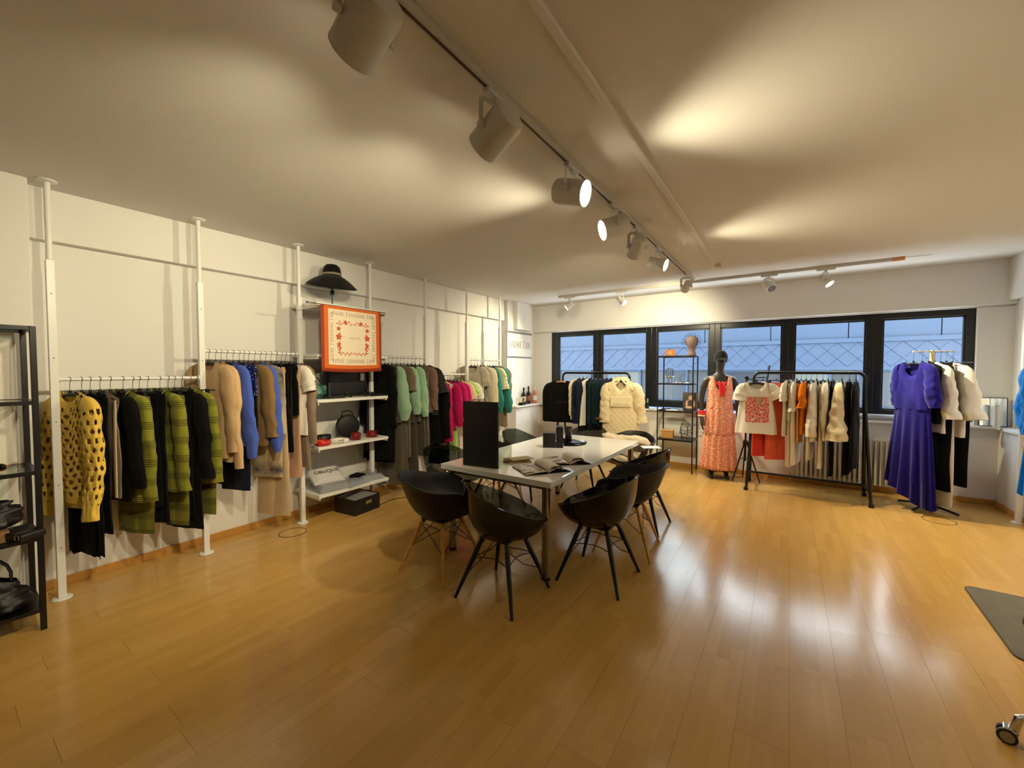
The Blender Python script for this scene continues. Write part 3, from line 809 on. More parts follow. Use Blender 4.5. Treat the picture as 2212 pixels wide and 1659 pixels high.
CL = {
 'yellow': cloth('yellow_knit', (226, 190, 82)), 'black': cloth('black_cloth', (9, 8, 8), 0.2, 0.02), 'black2': cloth('soft_black_cloth', (13, 11, 11), 0.2, 0.03),
 'taupe': cloth('taupe_sheer', (138, 118, 100)), 'pale_edge': cloth('pale_taupe_trim', (196, 178, 150)), 'plaid': plaid_mat(), 'oliv': cloth('olive_lining', (96, 96, 24)),
 'beige': cloth('beige_knit', (190, 158, 118)), 'sand': cloth('sand_knit', (206, 172, 128)), 'blue': cloth('periwinkle_blue', (72, 96, 190)), 'navy': cloth('navy_cloth', (22, 30, 52), 0.15, 0.08),
 'sequin': sequin_mat(), 'camel': cloth('camel_wool', (136, 106, 66)), 'denim': tiedye_mat('bleached_denim', (182, 168, 142), (32, 42, 66), -0.12, 0.34),
 'jeans': tiedye_mat('tie_dye_jeans', (214, 190, 150), (38, 44, 72), -1.0, 0.10), 'ecru': cloth('ecru_cloth', (196, 172, 138)), 'patent': pmat('black_patent', (10, 9, 10), 0.15, var=0.1, bump=0.6, bscale=14),
 'pinkbeige': cloth('pink_beige_cloth', (200, 158, 128)), 'white': cloth('white_cotton', (232, 226, 214), 0.04), 'cream': cloth('cream_cloth', (224, 208, 172), 0.05),
 'mint': cloth('mint_chiffon', (150, 186, 154), 0.08), 'grey': cloth('warm_grey_jersey', (92, 84, 70)), 'grey2': cloth('dark_grey_jersey', (70, 64, 54)), 'lace': cloth('taupe_lace', (112, 98, 82), 0.35),
 'mauve': cloth('dusty_mauve', (126, 96, 88)), 'char': cloth('charcoal_jersey', (44, 42, 38)), 'magenta': cloth('magenta_satin', (176, 14, 84)), 'rose': cloth('pale_rose', (226, 190, 164)),
 'lime': cloth('lime_cotton', (170, 204, 104)), 'ltgrey': cloth('light_grey_jersey', (186, 176, 158)), 'teal': cloth('teal_knit', (44, 122, 112)), 'satin': pmat('cream_satin', (214, 212, 168), 0.35, var=0.1, bump=0.4, bscale=20),
 'dkteal': cloth('dark_teal_cloth', (12, 36, 42), 0.15, 0.05), 'quilt': quilt_mat(), 'brownlin': cloth('brown_lining', (120, 70, 36)), 'coral': cloth('coral_linen', (232, 104, 78)),
 'corald': cloth('deep_coral', (214, 62, 48)), 'orange': cloth('bright_orange', (240, 132, 14)), 'royal': cloth('royal_blue', (27, 18, 122), 0.15), 'azure': cloth('azure_blue', (14, 104, 200), 0.1),
 'pink': cloth('orchid_pink', (196, 120, 176)), 'paleyel': cloth('pale_yellow', (226, 214, 150)), 'floral': floral_mat('coral_floral', (238, 196, 160), (206, 92, 80)),
 'gray_jog': cloth('grey_marl', (140, 126, 106)), 'peach': cloth('peach_linen', (226, 170, 120)),
}
CL['giraffe'] = print_mat('tee_giraffe', (236, 230, 220), (214, 88, 84), (-0.12, 0.14, -0.52, -0.19), 30, 0.055)
HSTEEL = STEEL

def torso(mb, W=0.2, L=0.62, slope=0.40, neckw=0.075, nf=0.08, nb=0.02, chest=0.94, hem=1.0, T=0.018, Th=0.026, folds=4, amp=0.004, nu=44, nv=22, hemdip=0.0, ph=0.0, arm=0.0, z_off=0.0, waist=None, skip=None, ragged=0.0):
    def fn(u, v):
        th = 2*PI*u; c, s = math.cos(th), math.sin(th)
        c2 = math.copysign(abs(c)**0.75, c)
        xt = c2 * W
        ax = abs(xt)
        if ax >= neckw: zt = -slope*(ax-neckw)
        else: zt = -(nf if s < 0 else nb)*math.sqrt(max(0, 1-(ax/neckw)**2))
        zb = -L - hemdip*math.cos(th*1.0)*0 - hemdip*(c2*c2)
        if ragged: zb += ragged*math.sin(9*th+ph)*math.sin(4*th)
        z = zt + (zb - zt)*v
        wv = interp([(0, 1.0), (0.06, 1.0), (0.25, chest), (0.55, waist if waist else (chest+hem)/2), (1.0, hem)], v)
        if arm and 0.04 < v < 0.3: wv -= arm*math.sin((v-0.04)/0.26*PI)
        tv = interp([(0, 0.3*T), (0.1, T), (0.4, T), (1, Th)], v)
        fo = amp*min(1, v*1.4)
        x = xt*wv + fo*0.8*math.sin(folds*1.7*th+ph+v*2)
        y = math.copysign(abs(s)**0.8, s)*tv + fo*math.sin(folds*th+ph)*(0.5+0.5*abs(s))
        e = min(1, v*2.5)
        y += e*(0.013*mnoise.noise((xt*9+ph, z*2.2, ph*3)) + 0.006*mnoise.noise((xt*22, z*3.5, ph)) + 0.004*mnoise.noise((xt*40, z*9, ph)))
        x += e*0.010*mnoise.noise((ph*2, z*3.0, c*0.7)) + 0.012*v*mnoise.noise((ph*5, z*1.5, 2))
        z += 0.010*v*mnoise.noise((c*2.0, s*2.0, ph))
        return (x, y, z + z_off)
    return mb.grid(fn, nu, nv, wrap=True, skip=skip)

def sleeve_fn(side, W, slope, L, prof, out=0.08, fwd=0.0, flat=0.5, crease=0.004, ph=0.0, neckw=0.075, wall=True):
    R0 = 0.055; r0 = interp(prof, 0)
    xs = W - 0.055; zs = -slope*max(0, xs-neckw) - r0*0.98
    inner = wall and side < 0
    o_ = out*0.2 if inner else out
    ta = 0.12
    def frame(t):
        if t < ta:
            q = t/ta*(PI/2 - o_)
            p = (xs + R0*math.sin(q)*(0.6 if inner else 1.0), zs - R0*(1-math.cos(q)))
        else:
            q = PI/2 - o_
            s_ = (t-ta)/(1-ta)*(L - 0.05)
            p = (xs + R0*math.cos(o_)*(0.6 if inner else 1.0) + s_*math.sin(o_), zs - R0*(1-math.sin(o_)) - s_*math.cos(o_))
        return p, q
    def fn(u, v):
        a = 2*PI*u; (px_, pz_), q = frame(v); r = interp(prof, v)
        ca, sa = math.cos(a), math.sin(a)
        w_ = min(1, v*3)
        r *= 1 + 0.20*w_*mnoise.noise((ca*1.3+ph, sa*1.3, v*L*9)) + 0.12*w_*mnoise.noise((ca*3+ph, sa*3, v*L*18)) + 0.05*w_*math.sin(31*v+ph+2*a)
        k = flat if not callable(flat) else flat(v)
        px_ += 0.020*v*mnoise.noise((v*3, ph, side)); py_ = -fwd*v*v - 0.035*v*mnoise.noise((v*2.5, ph*2, side*3))
        return (side*(px_ + math.sin(q)*ca*r), py_ + sa*r*k, pz_ + math.cos(q)*ca*r)
    return fn
def add_sleeves(root, m, W, slope, L, prof, cuff=None, cuffm=None, sides=(1, -1), neckw=0.075, name='sleeve', **k):
    for i, sd in enumerate(sides):
        f = sleeve_fn(sd, W, slope, L, prof, ph=random.random()*9, neckw=neckw, **k)
        o = MB().grid(f, 22, 26, wrap=True).build(name, m, root, ang=80)
        if cuff:
            def fc(u, v, f=f): 
                p = f(u, 1 - cuff*(1-v)*0.98 if True else 1); q = f(u + 0.5, 1 - cuff*(1-v)*0.98)
                cx = [(p[i]+q[i])/2 for i in range(3)]
                return tuple(cx[i] + (p[i]-cx[i])*1.06 for i in range(3))
            MB().grid(fc, 14, 3, wrap=True).build('cuff', cuffm or m, o, ang=80)

def hanger(loc, rz, zr, label, w=0.19, clip=False, hookdir=0.0, mat=None, clipx=0.13):
    """loc: garment top point; zr: height of the rail centre"""
    h = empty('clothes_hanger', loc, rz, label=label, cat='hanger', group='clothes hangers')
    up = zr - loc[2]
    m = mat or BLACKP
    r = 0.0165
    pts = [(0, 0, -0.012), (0, 0, up*0.45)] + [(p[0]-0.0, p[1], p[2]) for p in arc((0, 0, up), r, -PI*0.5+0.25, PI*1.05, 9, 'xz')]
    MB().tube(pts, 0.0019, 6, ref=(0, 1, 0)).build('hook', HSTEEL, h)
    b = MB()
    if clip:
        b.tube([(-w, 0, -0.014), (w, 0, -0.014)], 0.005, 8, ref=(0, 0, 1)); b.tube([(0, 0, -0.014), (0, 0, 0.006)], 0.007, 8)
        b.build('bar', m, h)
        for sx in (-1, 1): MB().box(sx*clipx-0.013, sx*clipx+0.013, -0.011, 0.011, -0.058, -0.004).build('clip', m, h, smooth=False, bevel=0.003)
    else:
        P = []
        for i in range(11):
            t = -1 + 2*i/10; a = abs(t)
            P.append((t*w, 0, -0.02 - 0.066*max(0, a-0.2)**1.15 - (0.012*(a > 0.95))))
        b.tube(P, [(0.006 + 0.006*math.sin(PI*i/10), 0.008) for i in range(11)], 8, ref=(0, 0, 1))
        b.tube([(0, 0, -0.022), (0, 0, 0.01)], 0.009, 8)
        b.build('shoulder_bar', m, h)
    return h

def garment(name, label, cat, loc, rz, group, mats, W=0.2, L=0.62, sleeves=None, collar=None, skirt=None, open_edge=None, hood=None, ttag=False, **k):
    """mats: main material; sleeves: dict(L, prof, ...)"""
    g = empty(name, loc, rz, label=label, cat=cat, group=group)
    m = CL[mats] if isinstance(mats, str) else mats
    slope = k.get('slope', 0.40); neckw = k.get('neckw', 0.075)
    torso(MB(), W=W, L=L, ph=random.random()*6, **k).build('bodice' if skirt else 'body', m, g, ang=75)
    if sleeves:
        s = dict(sleeves); sm = s.pop('mat', None); cm = s.pop('cuffmat', None)
        add_sleeves(g, CL[sm] if sm else m, W, slope, s.pop('L'), s.pop('prof'), cuff=s.pop('cuff', None), cuffm=CL[cm] if cm else None, neckw=neckw, **s)
    if collar:
        cm, hgt = collar; nf = k.get('nf', 0.08)
        def fc(u, v):
            th = 2*PI*u; c, s = math.cos(th), math.sin(th)
            z = -(nf if s < 0 else 0.02)*abs(s) + hgt*(1-v)*(0.6+0.4*(s+1)/2) + 0.004
            return (c*neckw*(1.02+0.15*v), s*0.03*(1+0.4*v) - (0.012 if s < 0 else 0), z)
        MB().grid(fc, 20, 3, wrap=True).build('collar', CL[cm] if isinstance(cm, str) else cm, g, solid=0.004, ang=80)
    if skirt:
        s = dict(skirt); z0, z1 = s['z0'], s['z1']; w0, w1 = s['w0'], s['w1']; nf_ = s.get('folds', 7); am = s.get('amp', 0.02); t0, t1 = s.get('t0', 0.022), s.get('t1', 0.05)
        ph = random.random()*6; asym = s.get('asym', 0.0)
        def fs(u, v):
            th = 2*PI*u; c, sn = math.cos(th), math.sin(th)
            w = w0 + (w1-w0)*v; t_ = t0 + (t1-t0)*v; a = am*v**0.8
            rr = 1 + a/max(w, 0.01)*math.sin(nf_*th+ph+0.6*math.sin(2*th)) 
            return (c*w*rr, sn*t_*(1 + a*15*math.sin(nf_*th+ph+0.6*math.sin(2*th))), z0 + (z1-z0)*v - asym*v*(0.5+0.5*c) + 0.012*v*math.sin(nf_*th+ph))
        MB().grid(fs, 72, 14, wrap=True).build('skirt', CL[s['mat']] if s.get('mat') else m, g, ang=80)
    if open_edge:
        em, x = open_edge
        MB().tube([(x, -0.02, -0.06), (x, -0.026, -L*0.5), (x, -0.028, -L+0.01)], [(0.006, 0.012)]*3, 6, ref=(0, 1, 0)).build('front_edge', CL[em], g)
    if ttag:
        MB().box(-0.02, 0.02, -0.034, -0.033, -0.24, -0.16).build('price_tag', PAPER, g, smooth=False)
    return g

def trousers(label, loc, rz, group, mat_, L=1.0, W=0.17, wleg=0.10, T=0.016, spread=0.02, flare=1.0, cat='trousers', name='trousers', cuffm=None):
    g = empty(name, loc, rz, label=label, cat=cat, group=group)
    m = CL[mat_] if isinstance(mat_, str) else mat_
    def fw(u, v):
        th = 2*PI*u; c, s = math.cos(th), math.sin(th)
        return (math.copysign(abs(c)**0.6, c)*W*(1+0.05*v), s*T*(0.6+0.4*v), -0.045 - 0.05*v)
    MB().grid(fw, 20, 2, wrap=True).build('waistband', m, g, ang=80)
    for sd in (1, -1):
        ph = random.random()*6
        def fl(u, v):
            th = 2*PI*u; c, s = math.cos(th), math.sin(th)
            cx = sd*(W*0.5 - 0.01 + spread*v*0); w = W*0.54*(1-v) + wleg*v*1.0
            w = w if v < 0.9 else w*(1 + (flare-1)*(v-0.9)*10)
            return (cx*(1-0.15*v) + math.copysign(abs(c)**0.7, c)*w + 0.006*math.sin(5*v+ph), s*T + sd*0.004 + 0.005*math.sin(3*th+6*v+ph)*v + 0.010*v*mnoise.noise((c*w*12+ph, v*L*2.5, ph)), -0.09 - (L-0.09)*v)
        o = MB().grid(fl, 18, 14, wrap=True).build('trouser_leg', m, g, ang=80)
        if cuffm:
            def fcuff(u, v): 
                p = fl(u, 0.93+0.07*v); return (p[0]*1.0+0.004*math.cos(2*PI*u), p[1]*1.12, p[2])
            MB().grid(fcuff, 18, 2, wrap=True).build('turn_up', CL[cuffm], o, ang=80)
    return g

LS = [(0, 0.062), (0.15, 0.072), (0.5, 0.060), (0.9, 0.046), (1, 0.042)]
LW = [(0, 0.062), (0.15, 0.072), (0.5, 0.066), (0.9, 0.062), (1, 0.060)]
SS = [(0, 0.060), (0.2, 0.075), (1, 0.078)]
PUFF = [(0, 0.055), (0.2, 0.064), (0.55, 0.070), (0.8, 0.074), (0.93, 0.056), (1, 0.040)]
BELL = [(0, 0.055), (0.2, 0.064), (0.6, 0.072), (0.95, 0.085), (1, 0.085)]

class Rail:
    def __init__(s, p, z, ang, group, name, rot0=0.0):      # p: function y/x -> (x,y); ang: rotation that puts the hanger across the rail
        s.p, s.z, s.ang, s.group, s.name, s.rot0 = p, z, ang, group, name, rot0
    def put(s, t, short, kind, rot=0.0, drop=0.085, clipw=0.15, dx=0.0, **k):
        """short: wording that singles the garment out, also used for its hanger"""
        x, y = s.p(t); z = s.z - drop
        rz = s.ang + rot + s.rot0 + random.uniform(-0.05, 0.05)
        loc = (x, y, z)
        if kind == 'trousers':
            W = k.get('W', 0.17)
            trousers(short, loc, rz, s.group, k.pop('mat'), **k)
            hanger(loc, rz, s.z, hlab(short), w=W+0.03, clip=True, clipx=W*0.7)
        else:
            name = k.pop('name', kind); cat = k.pop('cat', kind)
            garment(name, short, cat, loc, rz, s.group, k.pop('mat'), **k)
            hanger(loc, rz, s.z, hlab(short), w=min(k.get('W', 0.2) - 0.012, 0.2))
def hlab(short):
    w = short.split()
    return ' '.join(('black hanger of the ' + ' '.join(w)).split()[:16])

# ---------------------------------------------------------------- rail 1 (olive plaid suits)
r1 = Rail(lambda y: (PX, y), 1.47, PI/2*0, 'clothes on the low rail of the first bay', 'r1', 0.30)
jk = dict(L=0.70, prof=LW, out=0.05, fwd=-0.02)
def hole_skip(u, v):
    a = u*26; r = int(v*17); b = v*17
    fx = (a + (0.5 if r % 2 else 0)) % 1.0 - 0.5; fy = b % 1.0 - 0.5
    return u > 0.5 and v > 0.06 and v < 0.93 and (fx/0.25)**2 + (fy/0.31)**2 < 1
def yellow_sweater():
    loc = (PX, 0.597, 1.385)
    lab = 'yellow openwork knit sweater hanging beside the first white post'
    g = empty('sweater', loc, 0.32, label=lab, cat='sweater', group=r1.group)
    torso(MB(), W=0.205, L=0.74, nf=0.07, neckw=0.085, T=0.022, Th=0.03, hem=1.04, folds=5, amp=0.007, nu=130, nv=102, skip=hole_skip).build('body', CL['yellow'], g, solid=0.004, ang=80)
    def fb(u, v):
        th = 2*PI*u; return (math.cos(th)*0.213, math.sin(th)*0.032, -0.735 - 0.04*v)
    MB().grid(fb, 32, 2, wrap=True).build('hem_band', CL['yellow'], g, ang=80)
    for sd in (1, -1):
        f = sleeve_fn(sd, 0.205, 0.40, 0.74, [(0, 0.066), (0.15, 0.078), (0.5, 0.072), (0.85, 0.066), (0.93, 0.058), (1, 0.056)], out=0.09, fwd=0.05, ph=sd)
        def sk(u, v):
            a = u*8; r = int(v*13); b = v*13; fx = (a+(0.5 if r % 2 else 0)) % 1-0.5; fy = b % 1-0.5
            return (u > 0.45 or u < 0.2) and 0.1 < v < 0.88 and (fx/0.24)**2+(fy/0.31)**2 < 1
        MB().grid(f, 56, 90, wrap=True, skip=sk).build('sleeve', CL['yellow'], g, solid=0.004, ang=80)
    bt = MB()
    for k in range(3): bt.ball((0.10+0.035*k, -0.012, -0.012-0.014*k), (0.009, 0.006, 0.009), 8, 5)
    bt.build('shoulder_buttons', BLACKP, g)
    tag(g.children[-1], kind='stuff')
    hanger(loc, 0.32, 1.47, hlab(lab), w=0.185)
yellow_sweater()
r1.put(0.652, 'long black dress with ragged hem just behind the yellow sweater', 'dress', mat='black', W=0.19, L=1.12, ragged=0.02, amp=0.012, folds=7, T=0.02, Th=0.024, hem=0.95)
r1.put(0.694, 'black sleeveless tunic second behind the yellow sweater', 'tunic', cat='top', mat='black2', W=0.19, L=0.98, amp=0.006, T=0.014, Th=0.02)
r1.put(0.742, 'taupe sheer waistcoat with pale edging left of the plaid jackets', 'waistcoat', mat='taupe', W=0.2, L=0.74, hem=0.96, open_edge=('pale_edge', 0.19), arm=0.1, T=0.014, Th=0.018)
r1.put(0.795, 'black jacket directly before the first olive plaid jacket', 'jacket', mat='black', W=0.2, L=0.78, sleeves=dict(jk, L=0.6), T=0.016, Th=0.02)
r1.put(0.862, 'olive plaid blazer leftmost of the three plaid blazers', 'jacket', mat='plaid', W=0.205, L=0.80, sleeves=dict(jk), collar=('plaid', 0.010), T=0.022, Th=0.028)
r1.put(0.915, 'olive plaid trousers leftmost of the plaid trousers', 'trousers', mat='plaid', L=1.06, W=0.165, wleg=0.115, T=0.014)
r1.put(0.952, 'black vest hanging after the leftmost plaid trousers', 'vest', mat='black', W=0.185, L=0.86, T=0.014, Th=0.018)
r1.put(1.000, 'black dress between the first and second plaid blazers', 'dress', mat='black2', W=0.19, L=1.0, T=0.016, Th=0.022, amp=0.007)
r1.put(1.072, 'olive plaid blazer in the middle of the plaid blazers', 'jacket', mat='plaid', W=0.2, L=0.78, sleeves=dict(jk, L=0.68), collar=('plaid', 0.010), T=0.022, Th=0.028)
r1.put(1.122, 'olive plaid trousers in the middle of the plaid trousers', 'trousers', mat='plaid', L=1.06, W=0.165, wleg=0.115, T=0.014)
r1.put(1.162, 'black skirt dress after the middle plaid trousers', 'dress', mat='black', W=0.185, L=1.0, T=0.015, Th=0.02)
r1.put(1.206, 'long black coat before the rightmost plaid blazer', 'coat', mat='black2', W=0.2, L=1.11, sleeves=dict(jk, L=0.62), T=0.018, Th=0.022)
r1.put(1.262, 'olive plaid blazer rightmost of the three at the second post', 'jacket', mat='plaid', W=0.2, L=0.76, sleeves=dict(jk, L=0.66), collar=('plaid', 0.010), T=0.02, Th=0.026)
r1.put(1.306, 'olive plaid trousers rightmost of the plaid trousers', 'trousers', mat='plaid', L=1.03, W=0.165, wleg=0.11, T=0.012)

# ---------------------------------------------------------------- rail 2
r2 = Rail(lambda y: (PX, y), 1.69, 0, 'clothes on the rail of the second bay', 'r2', 0.30)
r2.put(1.395, 'beige knit sweater nearest the second white post', 'sweater', mat='beige', W=0.2, L=0.80, sleeves=dict(L=0.66, prof=LS, out=0.05, cuff=0.12), T=0.022, Th=0.028, hem=1.0)
r2.put(1.444, 'sand coloured cardigan behind the beige knit sweater', 'cardigan', mat='sand', W=0.2, L=0.84, sleeves=dict(L=0.80, prof=LS, out=0.05, cuff=0.1), T=0.018, Th=0.024)
r2.put(1.484, 'black skirt half hidden below the sand coloured cardigan', 'trousers', mat='black', L=1.05, W=0.13, wleg=0.08, T=0.012, name='skirt', cat='skirt')
r2.put(1.528, 'periwinkle blue blouse with puffed sleeves beside the sand cardigan', 'blouse', mat='blue', W=0.2, L=0.72, sleeves=dict(L=0.74, prof=PUFF, out=0.09, cuff=0.06), T=0.018, Th=0.024)
r2.put(1.575, 'navy tailored trousers between the blue blouse and sequin top', 'trousers', mat='navy', L=1.12, W=0.16, wleg=0.10, T=0.014)
r2.put(1.622, 'dark blue top covered in silver sequins', 'top', mat='sequin', W=0.19, L=0.30, T=0.02, Th=0.022)
r2.put(1.660, 'black skirt suspended directly after the sequin top', 'trousers', mat='black2', L=0.62, W=0.15, wleg=0.09, T=0.014, name='skirt', cat='skirt')
r2.put(1.698, 'camel brown cropped jacket beside the sequin top', 'jacket', mat='camel', W=0.195, L=0.74, sleeves=dict(L=0.58, prof=LW, out=0.08), T=0.02, Th=0.024)
r2.put(1.748, 'periwinkle blue blouse squeezed behind the camel jacket', 'blouse', mat='blue', W=0.2, L=0.72, sleeves=dict(L=0.72, prof=PUFF, out=0.07), T=0.018, Th=0.022)
r2.put(1.796, 'bleached denim jacket with dark tie dye shoulders', 'jacket', mat='denim', W=0.195, L=0.66, sleeves=dict(L=0.56, prof=LW, out=0.06), T=0.02, Th=0.024)
r2.put(1.842, 'cream jeans with blue tie dye hems', 'trousers', mat='jeans', L=1.06, W=0.165, wleg=0.11, T=0.018)
r2.put(1.888, 'ecru wide trousers reaching nearly to the skirting board', 'trousers', mat='ecru', L=1.43, W=0.165, wleg=0.13, T=0.016)
r2.put(1.938, 'shiny black patent dress near the third white post', 'dress', mat='patent', W=0.185, L=0.84, T=0.022, Th=0.026, amp=0.008, folds=6)
r2.put(1.984, 'black satin camisole after the patent dress', 'camisole', cat='top', mat='black', W=0.19, L=0.5, T=0.016, Th=0.02, arm=0.08)
r2.put(2.022, 'pink beige trousers before the white tee', 'trousers', mat='pinkbeige', L=1.10, W=0.165, wleg=0.10, T=0.014)
r2.put(2.064, 'white tee with short sleeves beside the third white post', 't_shirt', cat='tee', mat='white', W=0.2, L=0.70, sleeves=dict(L=0.2, prof=SS, out=0.22), T=0.018, Th=0.024, rot=0.05)
r2.put(2.108, 'light brown long shirt touching the third white post', 'shirt', mat='taupe', W=0.185, L=1.02, sleeves=dict(L=0.7, prof=LS, out=0.03), T=0.014, Th=0.018)

# ---------------------------------------------------------------- rail 3
r3 = Rail(lambda y: (PX, y - 0.06), 1.69, 0, 'clothes on the rail of the fourth bay', 'r3', 0.30)
r3.put(3.125, 'long black coat just right of the accessory shelves', 'coat', mat='black', W=0.2, L=1.12, sleeves=dict(L=0.62, prof=LW, out=0.03), T=0.022, Th=0.028)
r3.put(3.185, 'long black dress second right of the accessory shelves', 'dress', mat='black2', W=0.2, L=1.16, T=0.02, Th=0.03)
r3.put(3.245, 'grey wrap top with slim strap before the first mint sleeve', 'top', mat='grey2', W=0.17, L=0.72, T=0.018, Th=0.024)
r3.put(3.295, 'grey top with puffed mint sleeves leftmost of three', 'blouse', mat='grey', W=0.19, L=0.70, sleeves=dict(mat='mint', L=0.60, prof=[(0, 0.05), (0.2, 0.06), (0.5, 0.08), (0.8, 0.09), (0.93, 0.06), (1, 0.045)], out=0.05, flat=0.6), T=0.02, Th=0.026)
r3.put(3.35, 'long warm grey dress trailing low under the mint sleeves', 'dress', mat='grey', W=0.185, L=0.6, T=0.018, Th=0.022, skirt=dict(z0=-0.56, z1=-1.46, w0=0.17, w1=0.22, folds=8, amp=0.016, t0=0.022, t1=0.045))
r3.put(3.42, 'crinkled taupe lace tunic between the mint blouses', 'tunic', cat='top', mat='lace', W=0.18, L=1.14, sleeves=dict(L=0.25, prof=SS, out=0.08), T=0.018, Th=0.022, amp=0.01, folds=9)
r3.put(3.485, 'grey top with puffed mint sleeves in the middle of three', 'blouse', mat='grey2', W=0.19, L=0.72, sleeves=dict(mat='mint', L=0.54, prof=PUFF, out=0.06, flat=0.55), T=0.02, Th=0.026)
r3.put(3.535, 'dark grey wide trousers below the middle mint sleeves', 'trousers', mat='grey2', L=1.52, W=0.17, wleg=0.13, T=0.02)
r3.put(3.60, 'grey top with puffed mint sleeves rightmost of three', 'blouse', mat='grey', W=0.19, L=0.72, sleeves=dict(mat='mint', L=0.58, prof=PUFF, out=0.08, flat=0.55), T=0.02, Th=0.026)
r3.put(3.66, 'plain grey midi dress after the rightmost mint sleeves', 'dress', mat='grey2', W=0.18, L=1.16, T=0.018, Th=0.026)
r3.put(3.73, 'crinkled taupe lace dress beside the mauve blouse', 'dress', mat='lace', W=0.2, L=1.18, T=0.022, Th=0.03, amp=0.012, folds=9)
r3.put(3.80, 'dusty mauve blouse at the right of the lace dress', 'blouse', mat='mauve', W=0.195, L=0.62, sleeves=dict(L=0.5, prof=LS, out=0.06), T=0.018, Th=0.022)
r3.put(3.875, 'charcoal tee by the fifth white post', 't_shirt', cat='tee', mat='char', W=0.215, L=0.66, sleeves=dict(L=0.28, prof=[(0, 0.07), (0.3, 0.085), (1, 0.085)], out=0.2), T=0.024, Th=0.03)

# ---------------------------------------------------------------- rail 4
r4 = Rail(lambda y: (PX, y - 0.15), 1.47, 0, 'clothes on the low rail of the fifth bay', 'r4', 0.30)
r4.put(4.075, 'black blazer at the left end of the magenta rail', 'blazer', cat='jacket', mat='black', W=0.21, L=0.84, sleeves=dict(L=0.66, prof=LW, out=0.04), T=0.026, Th=0.032)
r4.put(4.14, 'magenta coat edging out behind the black blazer', 'coat', mat='magenta', W=0.205, L=0.86, sleeves=dict(L=0.72, prof=LW, out=0.03), T=0.018, Th=0.022)
r4.put(4.20, 'black long dress between magenta coat and cream waistcoat', 'dress', mat='black', W=0.2, L=1.14, T=0.02, Th=0.026)
r4.put(4.265, 'cream waistcoat next to the magenta blouses', 'waistcoat', mat='cream', W=0.2, L=0.6, hem=0.9, arm=0.12, T=0.018, Th=0.022)
r4.put(4.335, 'magenta blouse with gathered cuffs leftmost of three', 'blouse', mat='magenta', W=0.205, L=0.66, sleeves=dict(L=0.56, prof=PUFF, out=0.10, flat=0.7), T=0.024, Th=0.03)
r4.put(4.41, 'lime green trousers below the magenta blouses', 'trousers', mat='lime', L=1.0, W=0.15, wleg=0.09, T=0.016)
r4.put(4.47, 'magenta blouse in the middle of three', 'blouse', mat='magenta', W=0.2, L=0.64, sleeves=dict(L=0.5, prof=PUFF, out=0.06, flat=0.7), T=0.022, Th=0.028)
r4.put(4.54, 'magenta blouse rightmost of three before the pale tees', 'blouse', mat='magenta', W=0.2, L=0.64, sleeves=dict(L=0.5, prof=PUFF, out=0.06, flat=0.7), T=0.022, Th=0.028)
r4.put(4.62, 'pale rose tee beside the magenta blouses', 't_shirt', cat='tee', mat='rose', W=0.205, L=0.62, sleeves=dict(L=0.2, prof=SS, out=0.2), T=0.022, Th=0.028)
r4.put(4.70, 'lime green tee at the sixth white post', 't_shirt', cat='tee', mat='lime', W=0.2, L=0.6, sleeves=dict(L=0.16, prof=SS, out=0.2), T=0.02, Th=0.026)
r4.put(4.785, 'white tee at the right end of the magenta rail', 't_shirt', cat='tee', mat='white', W=0.205, L=0.62, sleeves=dict(L=0.2, prof=SS, out=0.2), T=0.022, Th=0.028)

# ---------------------------------------------------------------- rail 5
r5 = Rail(lambda y: (PX, y - 0.20), 1.69, 0, 'clothes on the rail of the sixth bay', 'r5', 0.30)
r5.put(4.99, 'light grey tee with a wide neck at the left of the lit rail', 't_shirt', cat='tee', mat='ltgrey', W=0.215, L=0.7, sleeves=dict(L=0.24, prof=SS, out=0.2), nf=0.12, neckw=0.1, T=0.026, Th=0.032)
r5.put(5.07, 'charcoal vest behind the light grey tee', 'vest', mat='char', W=0.18, L=0.7, T=0.02, Th=0.024)
r5.put(5.14, 'pale grey cardigan before the beige cardigan', 'cardigan', mat='ltgrey', W=0.205, L=0.74, sleeves=dict(L=0.62, prof=LS, out=0.05), T=0.022, Th=0.028)
r5.put(5.22, 'cream beige cardigan left of the teal sweaters', 'cardigan', mat='cream', W=0.205, L=0.76, sleeves=dict(L=0.62, prof=LW, out=0.05), T=0.024, Th=0.03)
r5.put(5.31, 'teal sweater with balloon sleeves left of the cream satin blouse', 'sweater', mat='teal', W=0.21, L=0.66, sleeves=dict(L=0.66, prof=PUFF, out=0.10, flat=0.7), T=0.028, Th=0.034)
r5.put(5.40, 'grey marl joggers below the teal sweaters', 'trousers', mat='gray_jog', L=1.1, W=0.16, wleg=0.10, T=0.02)
r5.put(5.46, 'cream satin blouse between the two teal sweaters', 'blouse', mat='satin', W=0.205, L=0.62, sleeves=dict(L=0.3, prof=SS, out=0.16), T=0.024, Th=0.03)
r5.put(5.545, 'teal sweater with balloon sleeves at the far end of the lit rail', 'sweater', mat='teal', W=0.21, L=0.68, sleeves=dict(L=0.68, prof=PUFF, out=0.12, flat=0.8), T=0.028, Th=0.034)
r5.put(5.63, 'grey marl long shirt behind the far teal sweater', 'shirt', mat='gray_jog', W=0.2, L=1.0, sleeves=dict(L=0.6, prof=LS, out=0.04), T=0.02, Th=0.026)
